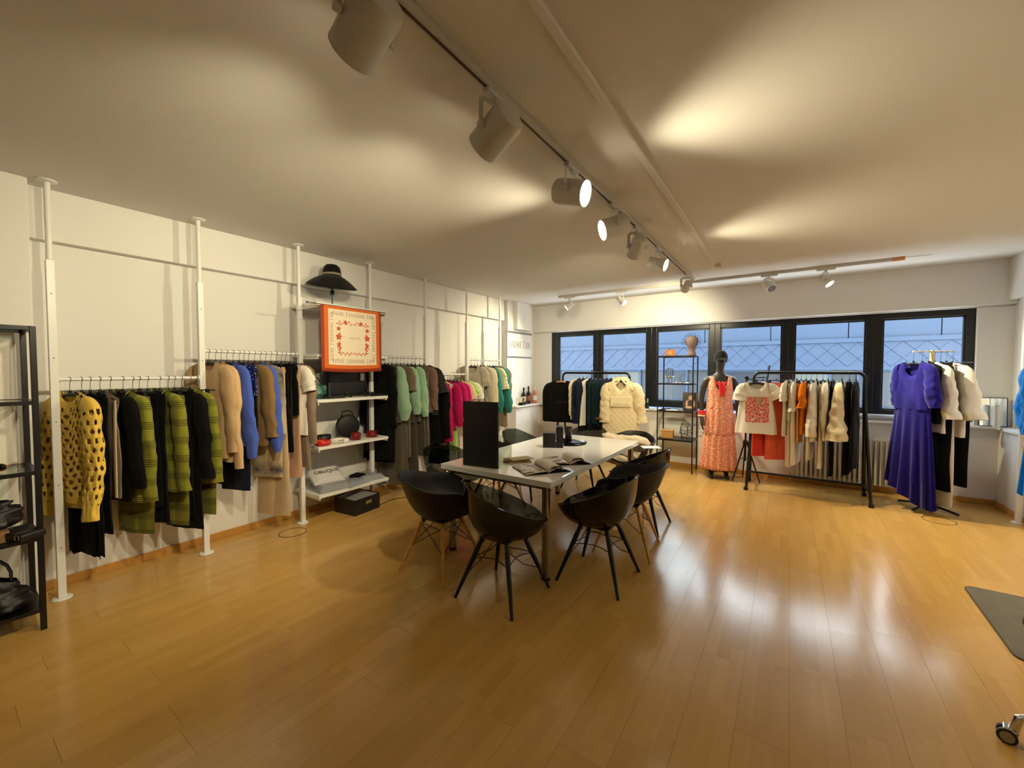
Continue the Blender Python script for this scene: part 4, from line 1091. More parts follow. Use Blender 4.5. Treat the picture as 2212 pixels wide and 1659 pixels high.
# ================================================================== FREESTANDING RACKS BY THE WINDOWS
def pipe_rack(name, label, x0, x1, y, zt, foot, hang_feet=True):
    rk = empty(name, ((x0+x1)/2, y, 0), label=label, cat='clothes rack', group='black pipe clothes racks')
    hx = (x1-x0)/2; r = 0.018; c = 0.07
    p = [(-hx, 0, zt-0.3)] + [(-hx, 0, zt-c)] + [(-hx+c-c*math.cos(a*PI/12), 0, zt-c+c*math.sin(a*PI/12)) for a in range(1, 6)] + [(-hx+c, 0, zt), (hx-c, 0, zt)] \
        + [(hx-c+c*math.sin(a*PI/12), 0, zt-c+c*math.cos(a*PI/12)) for a in range(1, 6)] + [(hx, 0, zt-c), (hx, 0, zt-0.3)]
    MB().tube(p, r, 12, ref=(0, 1, 0)).build('top_tube', BLACKM, rk)
    for sx in (-1, 1):
        for sy in (-1, 1):
            MB().tube([(sx*hx, sy*0.012, zt-0.28), (sx*(hx+0.05), sy*foot, 0.02)], r*0.95, 12).build('leg', BLACKM, rk)
            MB().lathe([(0, 0), (0.024, 0), (0.026, 0.01), (0.024, 0.035), (0.012, 0.05), (0, 0.05)], 12, c=(sx*(hx+0.053), sy*(foot+0.006), 0)).build('rubber_foot', BLACKP, rk)
    for sy in (-1, 1) if False else (1,):
        MB().tube([(-hx-0.045, sy*foot*0.9, 0.14), (hx+0.045, sy*foot*0.9, 0.14)], r*0.8, 10).build('cross_bar', BLACKM, rk)
    for sx in (-1, 1):
        MB().tube([(sx*(hx+0.045), -foot*0.9, 0.14), (sx*(hx+0.045), foot*0.9, 0.14)], r*0.8, 10).build('side_bar', BLACKM, rk)
    return rk
# rack 1 (left)
R1Y = 6.08
pipe_rack('clothes_rack', 'black pipe clothes rack with the navy clothes and cream anorak', -3.1, -1.98, R1Y, 1.49, 0.26)
k1 = Rail(lambda x: (x, R1Y), 1.49, PI/2, 'clothes on the left pipe rack', 'k1', -0.3)
k1.put(-2.80, 'beige linen shirt first on the left pipe rack', 'shirt', mat='cream', W=0.2, L=0.66, T=0.018, Th=0.024, sleeves=dict(L=0.5, prof=LS, out=0.03))
k1.put(-2.735, 'navy denim shirt second on the left pipe rack', 'shirt', mat='navy', W=0.205, L=0.72, sleeves=dict(L=0.62, prof=LW, out=0.06), T=0.02, Th=0.026)
k1.put(-2.67, 'navy long coat before the ivory sleeveless coat', 'coat', mat='navy', W=0.205, L=0.84, sleeves=dict(L=0.62, prof=LW, out=0.04), T=0.02, Th=0.026)
k1.put(-2.60, 'ivory sleeveless coat among the navy clothes', 'coat', mat='white', W=0.205, L=0.74, hem=1.25, T=0.026, Th=0.04, arm=0.1)
k1.put(-2.545, 'black fitted dress after the ivory coat', 'dress', mat='black', W=0.19, L=0.8, T=0.018, Th=0.024)
k1.put(-2.48, 'dark teal shirt leftmost of three beside the ivory coat', 'shirt', mat='dkteal', W=0.205, L=0.72, sleeves=dict(L=0.6, prof=LW, out=0.05), T=0.022, Th=0.028)
k1.put(-2.41, 'dark teal shirt in the middle of three', 'shirt', mat='dkteal', W=0.205, L=0.80, sleeves=dict(L=0.6, prof=LW, out=0.05), T=0.022, Th=0.028)
k1.put(-2.34, 'dark teal shirt rightmost of three', 'shirt', mat='dkteal', W=0.205, L=0.74, sleeves=dict(L=0.6, prof=LW, out=0.05), T=0.022, Th=0.028)
k1.put(-2.27, 'midnight navy dress beside the cream anorak', 'dress', mat='navy', W=0.205, L=0.78, sleeves=dict(L=0.6, prof=LW, out=0.06), T=0.024, Th=0.03)
k1.put(-2.20, 'midnight navy jacket touching the cream anorak', 'jacket', mat='navy', W=0.205, L=0.74, sleeves=dict(L=0.6, prof=LW, out=0.06), T=0.022, Th=0.028)
def small_print(root, s, x, z, y, h, m):
    w = text_width(s)*h
    mb = put_text(MB(), s, (x - w/2, y, z), (1, 0, 0), (0, 0, 1), h)
    mb.build('lettering', m, root, smooth=False)
# black oversized top facing the room
loc = (-3.06, R1Y - 0.14, 1.365); rz = 0.28
g = garment('sweatshirt', 'oversized black sweatshirt facing the room on the left pipe rack', 'sweatshirt', loc, rz, k1.group, 'black', W=0.24, L=0.68, hem=1.2, chest=1.0, nf=0.06, neckw=0.095, T=0.045, Th=0.06, amp=0.008,
            sleeves=dict(L=0.56, prof=[(0, 0.07), (0.2, 0.085), (0.6, 0.08), (1, 0.072)], out=0.14, flat=0.7))
small_print(g, 'ANDRE TAN', 0.02, -0.36, -0.062, 0.026, pmat('faint_print', (70, 66, 58), 0.7))
hanger(loc, rz, 1.49, hlab('oversized black sweatshirt facing the room'), w=0.2, mat=BEECH)
# cream quilted anorak facing the room
loc = (-2.06, R1Y - 0.15, 1.385); rz = 0.30
g = garment('anorak', 'cream quilted anorak with chest pocket facing the room on the rack', 'anorak', loc, rz, k1.group, 'quilt', W=0.235, L=0.80, hem=1.12, nf=0.15, neckw=0.085, T=0.05, Th=0.065, amp=0.008,
            sleeves=dict(L=0.52, prof=[(0, 0.075), (0.2, 0.09), (0.6, 0.085), (0.9, 0.08), (1, 0.085)], out=0.12, flat=0.75, cuff=0.14))
def hoodf(u, v):
    a = PI*(u*1.3 - 0.15); w = 0.10 + 0.05*v
    return (math.cos(a)*w*1.15, 0.035 - 0.095*v + 0.03*math.sin(a), 0.012 + (-0.17*v*abs(math.cos(a))**0.8) + 0.035*math.sin(a)*(1-v))
MB().grid(hoodf, 24, 8).build('hood', CL['quilt'], g, solid=0.012, ang=80)
MB().box(-0.15, 0.15, -0.075, -0.06, -0.40, -0.24).build('chest_pocket', CL['cream'], g, smooth=False, bevel=0.012)
MB().box(-0.14, 0.14, -0.082, -0.074, -0.385, -0.33).build('pocket_flap', CL['cream'], g, smooth=False, bevel=0.006)
small_print(g, 'ANDRE TAN', 0.0, -0.372, -0.0835, 0.034, pmat('grey_print', (150, 142, 124), 0.7))
for sd in (-1, 1):
    MB().tube([(sd*0.29, -0.005, -0.57), (sd*0.292, -0.008, -0.60)], [(0.07, 0.05), (0.066, 0.046)], 14, ref=(1, 0, 0)).build('sleeve_lining', CL['brownlin'], g)
MB().box(-0.03, 0.03, 0.028, 0.031, -0.06, -0.02).build('neck_label', PAPER, g, smooth=False)
hanger(loc, rz, 1.49, hlab('cream quilted anorak facing the room'), w=0.2)

# rack 2 (right)
R2Y = 6.22
pipe_rack('clothes_rack', 'black pipe clothes rack with the coral and white summer clothes', -0.37, 0.74, R2Y, 1.50, 0.25)
k2 = Rail(lambda x: (x, R2Y), 1.50, PI/2, 'summer clothes on the right pipe rack', 'k2', -0.22)
loc = (-0.335, R2Y - 0.15, 1.385); rz = 0.12
g = garment('t_shirt', 'white tee with coral giraffe print facing the room', 'tee', loc, rz, k2.group, 'giraffe', W=0.19, L=0.66, hem=1.18, nf=0.10, neckw=0.09, T=0.045, Th=0.06, amp=0.010, folds=4,
            sleeves=dict(mat='white', L=0.16, prof=[(0, 0.07), (0.3, 0.09), (1, 0.095)], out=0.55, flat=0.65))
def nb(u, v):
    th = 2*PI*u; return (math.cos(th)*0.094, math.sin(th)*0.024*(1 if math.sin(th) > 0 else 1.6), -(0.102 if math.sin(th) < 0 else 0.02)*abs(math.sin(th)) + 0.006 - 0.014*v)
MB().grid(nb, 24, 2, wrap=True).build('neck_band', CL['white'], g, solid=0.004, ang=80)
MB().tube([(0.02, -0.05, -0.10), (0.02, -0.066, -0.20)], 0.001, 5).build('tag_string', BLACKP, g)
MB().box(-0.012, 0.048, -0.0745, -0.072, -0.28, -0.20).build('price_tag', pmat('kraft_tag', (190, 166, 120), 0.7), g, smooth=False, bevel=0.001)
hanger(loc, rz, 1.50, hlab('white tee with coral giraffe print'), w=0.185)
k2.put(-0.27, 'bright coral trousers directly behind the giraffe print tee', 'trousers', mat='corald', L=1.0, W=0.13, wleg=0.085, T=0.03, rot=-0.75)
k2.put(-0.125, 'coral linen trousers right of the giraffe print tee', 'trousers', mat='coral', L=1.03, W=0.12, wleg=0.08, T=0.035, rot=-0.8)
k2.put(0.0, 'white short sleeved tee right of the coral trousers', 't_shirt', cat='tee', mat='white', W=0.205, L=0.7, sleeves=dict(L=0.18, prof=SS, out=0.35), T=0.022, Th=0.03)
k2.put(0.045, 'long cream dress right of the coral trousers', 'dress', mat='cream', W=0.195, L=0.5, T=0.022, Th=0.026, skirt=dict(z0=-0.46, z1=-1.07, w0=0.19, w1=0.23, folds=7, amp=0.012, t1=0.04))
k2.put(0.09, 'long white shirt dress beside the long cream dress', 'dress', mat='white', W=0.2, L=1.05, T=0.02, Th=0.026, sleeves=dict(L=0.3, prof=SS, out=0.1))
k2.put(0.135, 'peach linen trousers just left of the orange tee', 'trousers', mat='peach', L=0.78, W=0.16, wleg=0.10, T=0.018)
k2.put(0.185, 'bright orange tee in the middle of the summer rack', 't_shirt', cat='tee', mat='orange', W=0.21, L=0.66, sleeves=dict(L=0.24, prof=[(0, 0.07), (0.3, 0.085), (1, 0.095)], out=0.3), T=0.026, Th=0.03)
k2.put(0.235, 'long white skirt just right of the orange tee', 'trousers', mat='white', L=0.98, W=0.16, wleg=0.12, T=0.018, name='skirt', cat='skirt')
k2.put(0.29, 'white shirt with wide rolled sleeves right of the orange tee', 'shirt', mat='white', W=0.21, L=0.74, sleeves=dict(L=0.58, prof=[(0, 0.06), (0.2, 0.075), (0.8, 0.10), (1, 0.10)], out=0.10, cuff=0.14), T=0.026, Th=0.03)
k2.put(0.35, 'cream wide trousers with turn ups left of the black trousers', 'trousers', mat='cream', L=1.06, W=0.165, wleg=0.12, T=0.02, cuffm='white')
k2.put(0.40, 'white linen shirt touching the black trousers', 'shirt', mat='white', W=0.2, L=0.72, sleeves=dict(L=0.5, prof=LS, out=0.06), T=0.02, Th=0.026)
k2.put(0.445, 'black tapered trousers left of the bell sleeved blouse', 'trousers', mat='black', L=1.14, W=0.165, wleg=0.09, T=0.018)
k2.put(0.53, 'cream blouse with a wide bell sleeve between black trousers', 'blouse', mat='cream', W=0.2, L=0.72, sleeves=dict(L=0.62, prof=[(0, 0.05), (0.2, 0.07), (0.6, 0.10), (0.9, 0.14), (1, 0.14)], out=0.14, cuff=0.12, flat=0.7), T=0.024, Th=0.03)
k2.put(0.60, 'black jumpsuit after the bell sleeved blouse', 'jumpsuit', mat='black', W=0.19, L=1.1, T=0.022, Th=0.03, amp=0.008)
k2.put(0.66, 'black pinafore dress at the right end of the summer rack', 'dress', mat='black2', W=0.2, L=1.02, hem=1.15, T=0.026, Th=0.034)

# ---------------------------------------------------------------- T stand with the royal blue dress
TS = Vector((1.30, 6.28, 0)); U = Vector((0.86, 0.51, 0)).normalized(); ang = math.atan2(U.y, U.x)
ts = empty('garment_stand', (TS.x, TS.y, 0), ang, label='chrome T shaped garment stand behind the royal blue dress', cat='clothes stand')
MB().tube([(-0.2, 0, 1.735), (0.24, 0, 1.735)], 0.009, 12, ref=(0, 1, 0)).build('bar', CHROME, ts)
MB().tube([(0, 0, 0.02), (0, 0, 1.735)], 0.012, 12).build('pole', CHROME, ts)
MB().box(-0.016, 0.016, -0.016, 0.016, 1.60, 1.75).build('bracket', pmat('cream_bracket', (220, 206, 170), 0.5), ts, smooth=False, bevel=0.004)
for k in range(4): MB().tube([(0, 0, 0.05), (0.14*math.cos(k*PI/2+0.4), 0.14*math.sin(k*PI/2+0.4), 0.035), (0.26*math.cos(k*PI/2+0.4), 0.26*math.sin(k*PI/2+0.4), 0.012)], 0.012, 10).build('foot', BLACKM, ts)
k3 = Rail(lambda t: tuple((TS + U*t)[:2]), 1.735, ang - PI/2 + PI, 'clothes on the T shaped stand', 'k3')
k3.ang = ang + PI/2      # front of the clothes looks back along the bar
k3.ang = ang - PI/2
def k3put(t, short, kind, **k): k3.put(t, short, kind, **k)
PB = [(0, 0.058), (0.2, 0.064), (0.6, 0.07), (0.85, 0.07), (0.95, 0.058), (1, 0.05)]
k3put(-0.19, 'royal blue maxi dress with puffed sleeves on the chrome stand', 'dress', mat='royal', W=0.2, L=0.52, nf=0.16, nb=0.03, neckw=0.10, T=0.04, Th=0.06, hem=0.98, amp=0.006, drop=0.11,
      sleeves=dict(L=0.42, prof=PB, out=0.12, flat=0.75), skirt=dict(z0=-0.49, z1=-1.36, w0=0.195, w1=0.25, folds=13, amp=0.032, t0=0.055, t1=0.09, asym=0.22))
k3put(-0.10, 'black top directly behind the royal blue dress', 'top', mat='black', W=0.215, L=0.66, T=0.028, Th=0.034, drop=0.11)
k3put(-0.03, 'white bell sleeved blouse just behind the royal blue dress', 'blouse', mat='white', W=0.215, L=0.76, T=0.026, Th=0.03, drop=0.11, sleeves=dict(L=0.52, prof=BELL, out=0.10, cuff=0.16, flat=0.7))
k3put(0.09, 'long white skirt showing below the royal blue dress', 'trousers', mat='white', L=1.56, W=0.15, wleg=0.11, T=0.03, drop=0.11, name='skirt', cat='skirt')
k3put(0.03, 'long black jumpsuit between two white bell sleeves', 'jumpsuit', mat='black', W=0.215, L=1.38, T=0.028, Th=0.04, drop=0.11, amp=0.008)
k3put(0.15, 'white blouse with bell sleeves at the right of the stand', 'blouse', mat='white', W=0.225, L=0.8, T=0.03, Th=0.034, drop=0.11, sleeves=dict(L=0.52, prof=[(0, 0.06), (0.2, 0.075), (0.6, 0.088), (0.95, 0.10), (1, 0.10)], out=0.18, cuff=0.16, flat=0.7))
k3put(0.215, 'black trousers at the right end of the chrome stand', 'trousers', mat='black', L=1.34, W=0.18, wleg=0.12, T=0.03, drop=0.11)

# ---------------------------------------------------------------- blue dresses on the right wall rail
k4 = Rail(lambda y: (1.78, y), 1.69, 0, 'clothes on the right wall rail', 'k4')
for y, short, kind, kw in [
    (5.19, 'azure blue dress at the right edge of the picture', 'dress', dict(mat='azure', W=0.185, L=0.55, sleeves=dict(L=0.52, prof=PB, out=0.06, flat=0.7), T=0.03, Th=0.034, skirt=dict(z0=-0.5, z1=-1.1, w0=0.16, w1=0.195, folds=7, amp=0.016, t0=0.03, t1=0.06))),
    (5.10, 'azure blue shirt just behind the azure blue dress', 'shirt', dict(mat='azure', W=0.19, L=0.7, sleeves=dict(L=0.5, prof=LW, out=0.06), T=0.026, Th=0.03)),
    (5.02, 'pale yellow blouse between the azure shirt and orchid blouse', 'blouse', dict(mat='paleyel', W=0.19, L=0.7, sleeves=dict(L=0.6, prof=LW, out=0.05), T=0.026, Th=0.03)),
    (4.94, 'orchid pink blouse cut off by the right edge', 'blouse', dict(mat='pink', W=0.19, L=0.66, sleeves=dict(L=0.52, prof=PUFF, out=0.08), T=0.026, Th=0.03)),
    (4.85, 'black dress after the orchid blouse on the right rail', 'dress', dict(mat='black', W=0.19, L=0.95, T=0.026, Th=0.034)),
    (4.76, 'azure blue skirt after the black dress on the right rail', 'trousers', dict(mat='azure', L=1.2, W=0.17, wleg=0.12, T=0.03, name='skirt', cat='skirt'))]:
    k4.put(y, short, kind, rot=0.45, **kw)
# ================================================================== BLACK SHELF UNIT AT THE LEFT EDGE
su = empty('shelf_unit', (-3.80, 0.10, 0), label='black metal shelf unit with glass shelves at the left edge', cat='shelf unit')
bx0, bx1, by0, by1, bh = -0.18, 0.18, -0.30, 0.30, 1.785
for x in (bx0, bx1):
    for y in (by0, by1): MB().cbox((x, y, bh/2), (0.026, 0.026, bh)).build('upright', BLACKM, su, smooth=False, bevel=0.002)
def tray(parent, x0, x1, y0, y1, z, m, glass, solid=False, w=0.02):
    s = empty('shelf', (0, 0, z)); s.parent = parent
    f = MB(); f.box(x0, x1, y0-w/2, y0+w/2, -0.022, 0); f.box(x0, x1, y1-w/2, y1+w/2, -0.022, 0); f.box(x0-w/2, x0+w/2, y0, y1, -0.022, 0); f.box(x1-w/2, x1+w/2, y0, y1, -0.022, 0)
    f.build('shelf_frame', m, s, smooth=False)
    MB().box(x0+w/2, x1-w/2, y0+w/2, y1-w/2, -0.008, -0.002).build('shelf_panel', m if solid else glass, s, smooth=False)
for z, sol in ((0.13, True), (0.555, True), (0.945, False), (1.352, False), (1.785, False)): tray(su, bx0, bx1, by0, by1, z, BLACKM, SHGLASS, sol)

def handbag(name, label, loc, rz, m, w, d, h, strap=0.16, slump=0.25, flap=False, group=None, strap_r=0.008):
    g = empty(name, loc, rz, label=label, cat='bag', group=group)
    def fb(u, v):
        th = 2*PI*u; c, s = math.cos(th), math.sin(th)
        q = math.sin(PI*min(1, v*0.5+0.04)) if v < 0.2 else 1
        tz = v
        ww = w/2*(1 - slump*0.35*tz**2 + 0.06*math.sin(3*th+4*v)); dd = d/2*(1 - 0.75*tz**1.5 + 0.1*math.sin(5*th+3*v))
        k = min(1, v/0.08) if v < 0.08 else 1
        q3 = mnoise.noise((c*2.2+w*9, s*2.2, v*4)); e = 1 + 0.22*v*q3 + 0.08*mnoise.noise((c*6, s*6, v*11))
        return (math.copysign(abs(c)**0.6, c)*ww*(0.85+0.15*k)*e, math.copysign(abs(s)**0.7, s)*dd*(0.8+0.2*k)*e, h*tz*(1 - slump*0.4*abs(c)*tz + 0.12*v*q3))
    MB().grid(fb, 40, 22, wrap=True).build('bag_body', m, g, ang=70)
    bt = MB(); bt.add([(math.copysign(abs(math.cos(a))**0.6, math.cos(a))*w/2*0.86, math.copysign(abs(math.sin(a))**0.7, math.sin(a))*d/2*0.8, 0.002) for a in [2*PI*i/20 for i in range(20)]], [tuple(range(20))]); bt.build('base', m, g)
    if strap:
        P = [(-w*0.3, 0, h*0.85)] + [(w*0.3*math.cos(a), 0.02*math.sin(3*a), h*0.85 + strap*math.sin(a)) for a in [PI - PI*i/10 for i in range(1, 10)]] + [(w*0.3, 0, h*0.85)]
        MB().tube(P, [(strap_r, strap_r*0.5)]*len(P), 8, ref=(0, 1, 0)).build('strap', m, g)
    if flap:
        def ff(u, v): return ((u-0.5)*w*0.86, -d/2*(1.02+0.1*math.sin(PI*v)) - 0.004, h*(0.95 - 0.55*v) )
        MB().grid(ff, 8, 6).build('flap', m, g, solid=0.004)
        MB().box(-0.012, 0.012, -d/2*1.15-0.01, -d/2*1.1, h*0.38, h*0.46).build('clasp', CHROME, g, smooth=False)
    return g
handbag('handbag', 'slouchy black handbag lying on the bottom shelf at the left edge', (-3.77, 0.20, 0.132), 1.2, BLKL, 0.34, 0.2, 0.20, strap=0.15, slump=0.6, strap_r=0.014)
handbag('handbag', 'wide black handbag on the middle shelf at the left edge', (-3.78, 0.16, 0.62), 1.45, BLKL, 0.36, 0.16, 0.16, strap=0.07, slump=0.3, strap_r=0.009)
hp = empty('hat_box', (-3.78, 0.16, 0.557), label='tan board lying under the wide black handbag', cat='box')
MB().box(-0.14, 0.14, -0.12, 0.13, 0, 0.03).build('tray', pmat('tan_board', (150, 116, 70), 0.6), hp, smooth=False, bevel=0.003)
MB().box(-0.14, 0.14, -0.12, 0.13, 0.03, 0.06).build('lid', pmat('kraft_lid', (136, 104, 64), 0.6), hp, smooth=False, bevel=0.004)
cl = empty('clutch_bag', (-3.66, 0.33, 0.557), 0.5, label='black clutch bag with buckle sticking over the shelf corner', cat='bag')
MB().box(-0.07, 0.09, -0.06, 0.06, 0, 0.045).build('bag_body', BLKL, cl, smooth=False, bevel=0.012)
MB().box(-0.072, 0.05, -0.062, 0.062, 0.04, 0.052).build('flap', BLKL, cl, smooth=False, bevel=0.005)
MB().tube(arc((0.07, -0.064, 0.03), 0.014, 0, 2*PI, 12, 'xz')[:-1], 0.0025, 6, close=True).build('buckle', CHROME, cl)
def sunglasses(label, loc, rz, frame=BLACKP, lens=None, case=False):
    g = empty('sunglasses', loc, rz, label=label, cat='sunglasses', group='sunglasses on the shelves')
    lens = lens or BLACKG
    for sx in (-1, 1):
        pts = [(sx*0.034+0.027*math.cos(a), -0.002*math.cos(a*2), 0.026+0.021*math.sin(a)) for a in [2*PI*i/16 for i in range(16)]]
        MB().tube(pts, 0.0028, 6, close=True, ref=(0, 1, 0)).build('rim', frame, g)
        MB().add([(p[0], p[1], p[2]) for p in pts], [tuple(range(16))]).build('lens', lens, g, solid=0.002)
        MB().tube([(sx*0.062, 0, 0.034), (sx*0.066, 0.06, 0.034), (sx*0.064, 0.12, 0.03), (sx*0.06, 0.14, 0.012)], [(0.002, 0.004)]*4, 6, ref=(1, 0, 0)).build('temple', frame, g)
    MB().tube([(-0.009, 0, 0.034), (0, -0.002, 0.038), (0.009, 0, 0.034)], 0.0025, 6).build('bridge', frame, g)
    return g
sunglasses('black sunglasses on the upper glass shelf at the left edge', (-3.74, 0.10, 1.354), 1.3)
sunglasses('tan sunglasses on the lower glass shelf at the left edge', (-3.74, 0.24, 0.947), 1.2, frame=pmat('tan_acetate', (164, 122, 70), 0.3))
pp = empty('leaflet', (-3.76, 0.10, 0.945), label='small folded leaflet on the lower glass shelf at the left edge', cat='leaflet')
MB().box(-0.07, 0.06, -0.08, 0.06, 0, 0.004).build('sheet', pmat('tan_paper', (196, 172, 130), 0.7), pp, smooth=False)
MB().quad((-0.05, -0.06, 0.0045), (0.04, -0.06, 0.0045), (0.04, -0.02, 0.0045), (-0.05, -0.02, 0.0045)).build('print', pmat('brown_print', (120, 88, 52), 0.7), pp, smooth=False)
# fabric backdrop behind the unit
def fcur(u, v): return (-4.012 + 0.008*math.sin(u*26+3*v) + 0.009*math.sin(9*v+4*u), -1.0 + 1.36*u, 0.05 + 1.68*v)
cu = MB().grid(fcur, 50, 24).build('backdrop_cloth', CL['white'], None, solid=0.003, ang=80)
tag(cu, 'white crumpled cloth hung behind the black shelf unit', 'cloth')

# ================================================================== ACCESSORY BAY
SX = -3.98
handbag('handbag', 'small dark green handbag at the left end of the sunglasses shelf', (-3.97, 2.30, 1.245), 1.3, pmat('green_leather', (14, 84, 66), 0.35, var=0.15), 0.2, 0.09, 0.14, strap=0.09, slump=0.2, strap_r=0.012)
g = empty('tote_bag', (-4.02, 2.68, 1.245), PI/2 - 0.0, label='big black tote bag with a white tag behind the scarf', cat='bag')
MB().box(-0.24, 0.24, -0.05, 0.05, 0, 0.33).build('bag_body', BLKL, g, smooth=False, bevel=0.02)
for s in (-1, 1):
    P = [(0.12*math.cos(a), s*0.045, 0.32+0.10*math.sin(a)) for a in [PI*i/10 for i in range(11)]]
    MB().tube(P, 0.007, 8).build('strap', BLKL, g)
tgm = Matrix.Rotation(0.25, 4, 'Y')
MB().box(0.14, 0.19, -0.062, -0.06, 0.17, 0.25).build('swing_tag', PAPER, g, smooth=False)
MB().tube([(0.165, -0.061, 0.25), (0.17, -0.055, 0.32)], 0.0012, 5).build('tag_string', PAPER, g)
MB().tube([(0.20, -0.05, 0.2), (0.23, -0.07, 0.05), (0.22, -0.08, -0.3), (0.21, -0.07, -0.62), (0.215, -0.062, -0.62), (0.23, -0.06, -0.3), (0.24, -0.06, 0.05)], [(0.002, 0.014)]*7, 6, ref=(0, 1, 0)).build('long_strap', BLKL, g)
sunglasses('black sunglasses with shining rims leftmost on the sunglasses shelf', (-3.83, 2.36, 1.245), 1.35)
sunglasses('black sunglasses in the middle of the sunglasses shelf', (-3.82, 2.56, 1.245), 1.5)
sunglasses('black sunglasses with steel bridge rightmost on the sunglasses shelf', (-3.82, 2.82, 1.245), 1.45, frame=BLACKG)
c2 = empty('glasses_case', (-3.84, 2.44, 1.245), 1.4, label='flat black glasses case beside the leftmost sunglasses', cat='case')
MB().box(-0.085, 0.085, -0.03, 0.03, 0, 0.018).build('shell', BLKL, c2, smooth=False, bevel=0.008)
MB().box(-0.086, 0.086, -0.031, 0.031, 0.018, 0.03).build('lid', BLKL, c2, smooth=False, bevel=0.01)
c2 = empty('glasses_case', (-3.82, 2.94, 1.245), 1.5, label='flat black glasses case at the right end of the sunglasses shelf', cat='case')
MB().box(-0.08, 0.08, -0.03, 0.03, 0, 0.016).build('shell', BLKL, c2, smooth=False, bevel=0.007)
MB().box(-0.081, 0.081, -0.031, 0.031, 0.016, 0.026).build('lid', BLKL, c2, smooth=False, bevel=0.008)
def belt(label, loc, rz, m, r=0.05, hgt=0.045, wide=1.0, buckle=True, bw=None):
    g = empty('belt', loc, rz, label=label, cat='belt', group='rolled belts on the shelf')
    turns = 2.6; n = 70; pts = []
    def fb(u, v):
        a = 2*PI*turns*u; rr = r*(0.72+0.28*u)
        return (rr*math.cos(a)*wide, rr*math.sin(a), hgt*v)
    MB().grid(fb, n, 2).build('strap', m, g, solid=0.004, ang=70)
    if buckle:
        x = r*wide*math.cos(2*PI*turns); y = r*math.sin(2*PI*turns)
        MB().tube([(-0.022, -r-0.006, 0.002), (0.022, -r-0.006, 0.002), (0.022, -r-0.006, hgt-0.002), (-0.022, -r-0.006, hgt-0.002)], 0.003, 6, close=True, ref=(0, 1, 0)).build('buckle', CHROME, g)
    return g
belt('bright red belt rolled up at the front left of the belt shelf', (-3.84, 2.29, 0.782), 0.3, RED, r=0.07, hgt=0.05, buckle=False)
belt('wide black belt rolled up behind the bright red belt', (-4.0, 2.40, 0.782), PI/2, BLKL, r=0.06, hgt=0.075, wide=1.3, buckle=False)
belt('white belt rolled flat beside the bright red belt', (-3.86, 2.49, 0.782), 1.2, CL['white'], r=0.08, hgt=0.035, wide=1.15)
belt('dark red patent belt with square buckle in front of the round bag', (-3.86, 2.68, 0.782), PI/2, DRED, r=0.05, hgt=0.075)
belt('dark red patent belt rightmost on the belt shelf', (-3.88, 2.90, 0.782), PI/2+0.3, DRED, r=0.06, hgt=0.065)
rb = empty('round_bag', (-4.03, 2.70, 0.782), PI/2 - 0.15, label='round black handbag standing behind the dark red belts', cat='bag')
MB().lathe([(0, -0.04), (0.10, -0.042), (0.125, -0.03), (0.13, 0), (0.125, 0.03), (0.10, 0.042), (0, 0.04)], 32, m=Matrix.Translation((0, 0, 0.13)) @ Matrix.Rotation(PI/2, 4, 'X')).build('bag_body', BLKL, rb)
MB().tube(arc((0, -0.036, 0.13), 0.118, 0, 2*PI, 28, 'xz')[:-1], 0.004, 6, close=True, ref=(0, 1, 0)).build('piping', BLKL, rb)
MB().tube([(-0.07, 0, 0.24), (-0.05, 0.02, 0.29), (0.0, 0.03, 0.30), (0.05, 0.02, 0.29), (0.07, 0, 0.24)], 0.006, 8).build('handle', BLKL, rb)
td = empty('price_card', (-3.80, 2.79, 0.782), 0.4, label='little white price card between the dark red belts', cat='card')
MB().box(-0.03, 0.03, -0.02, 0.02, 0, 0.003).build('card', PAPER, td, smooth=False)
MB().tube([(0.025, 0, 0.003), (0.045, 0.01, 0.003)], 0.001, 5).build('string', PAPER, td)
# plastic wrapped clothes
FILM = glass_mat('clear_film', (0.9, 0.91, 0.93), 0.12, 1.5, 0.22)
def packet(label, loc, rz, w, d, h, inner, seed, txt=None, tilt=0.0):
    g = empty('wrapped_garment', loc, rz, label=label, cat='packet', group='plastic wrapped clothes on the lowest shelf')
    g.rotation_euler = (tilt, 0, rz); g.location.z += math.sin(tilt)*d/2
    def top(s, k):
        def f(u, v):
            x, y = (u-0.5)*w*k, (v-0.5)*d*k
            e = min(1, min(u, 1-u, v, 1-v)*7)
            return (x, y, 0.002 + h*s*smooth(e) + 0.010*e*mnoise.noise((x*16+seed, y*16, seed)))
        return f
    MB().grid(top(0.85, 0.9), 18, 18).build('folded_cloth', inner, g, ang=80)
    MB().grid(top(1.0, 1.0), 26, 26).build('plastic_sleeve', FILM, g, ang=80)
    if txt:
        me = font_mesh(txt, 0.062, 'lettering'); me.materials.clear(); me.materials.append(BLACKP)
        for vtx in me.vertices:
            x, y = vtx.co.x, vtx.co.y
            vtx.co.z = 0.002 + h + 0.010*mnoise.noise((x*16+seed, y*16, seed)) + 0.003
        inst('lettering', me, g)
    return g
packet('clear packet of dark grey clothes at the left of the lowest shelf', (-3.95, 2.42, 0.307), 1.45, 0.36, 0.36, 0.05, pmat('grey_packet', (108, 106, 108), 0.6), 1.0, None, 0.06)
packet('white plastic packet with black lettering on the lowest shelf', (-4.0, 2.42, 0.362), 1.45, 0.34, 0.24, 0.04, CL['white'], 5.0, 'OBLIQUE', 0.55)
packet('clear packet of blue grey clothes in the middle of the lowest shelf', (-3.90, 2.63, 0.307), 1.7, 0.26, 0.3, 0.045, pmat('blue_packet', (96, 102, 116), 0.6), 9.0)
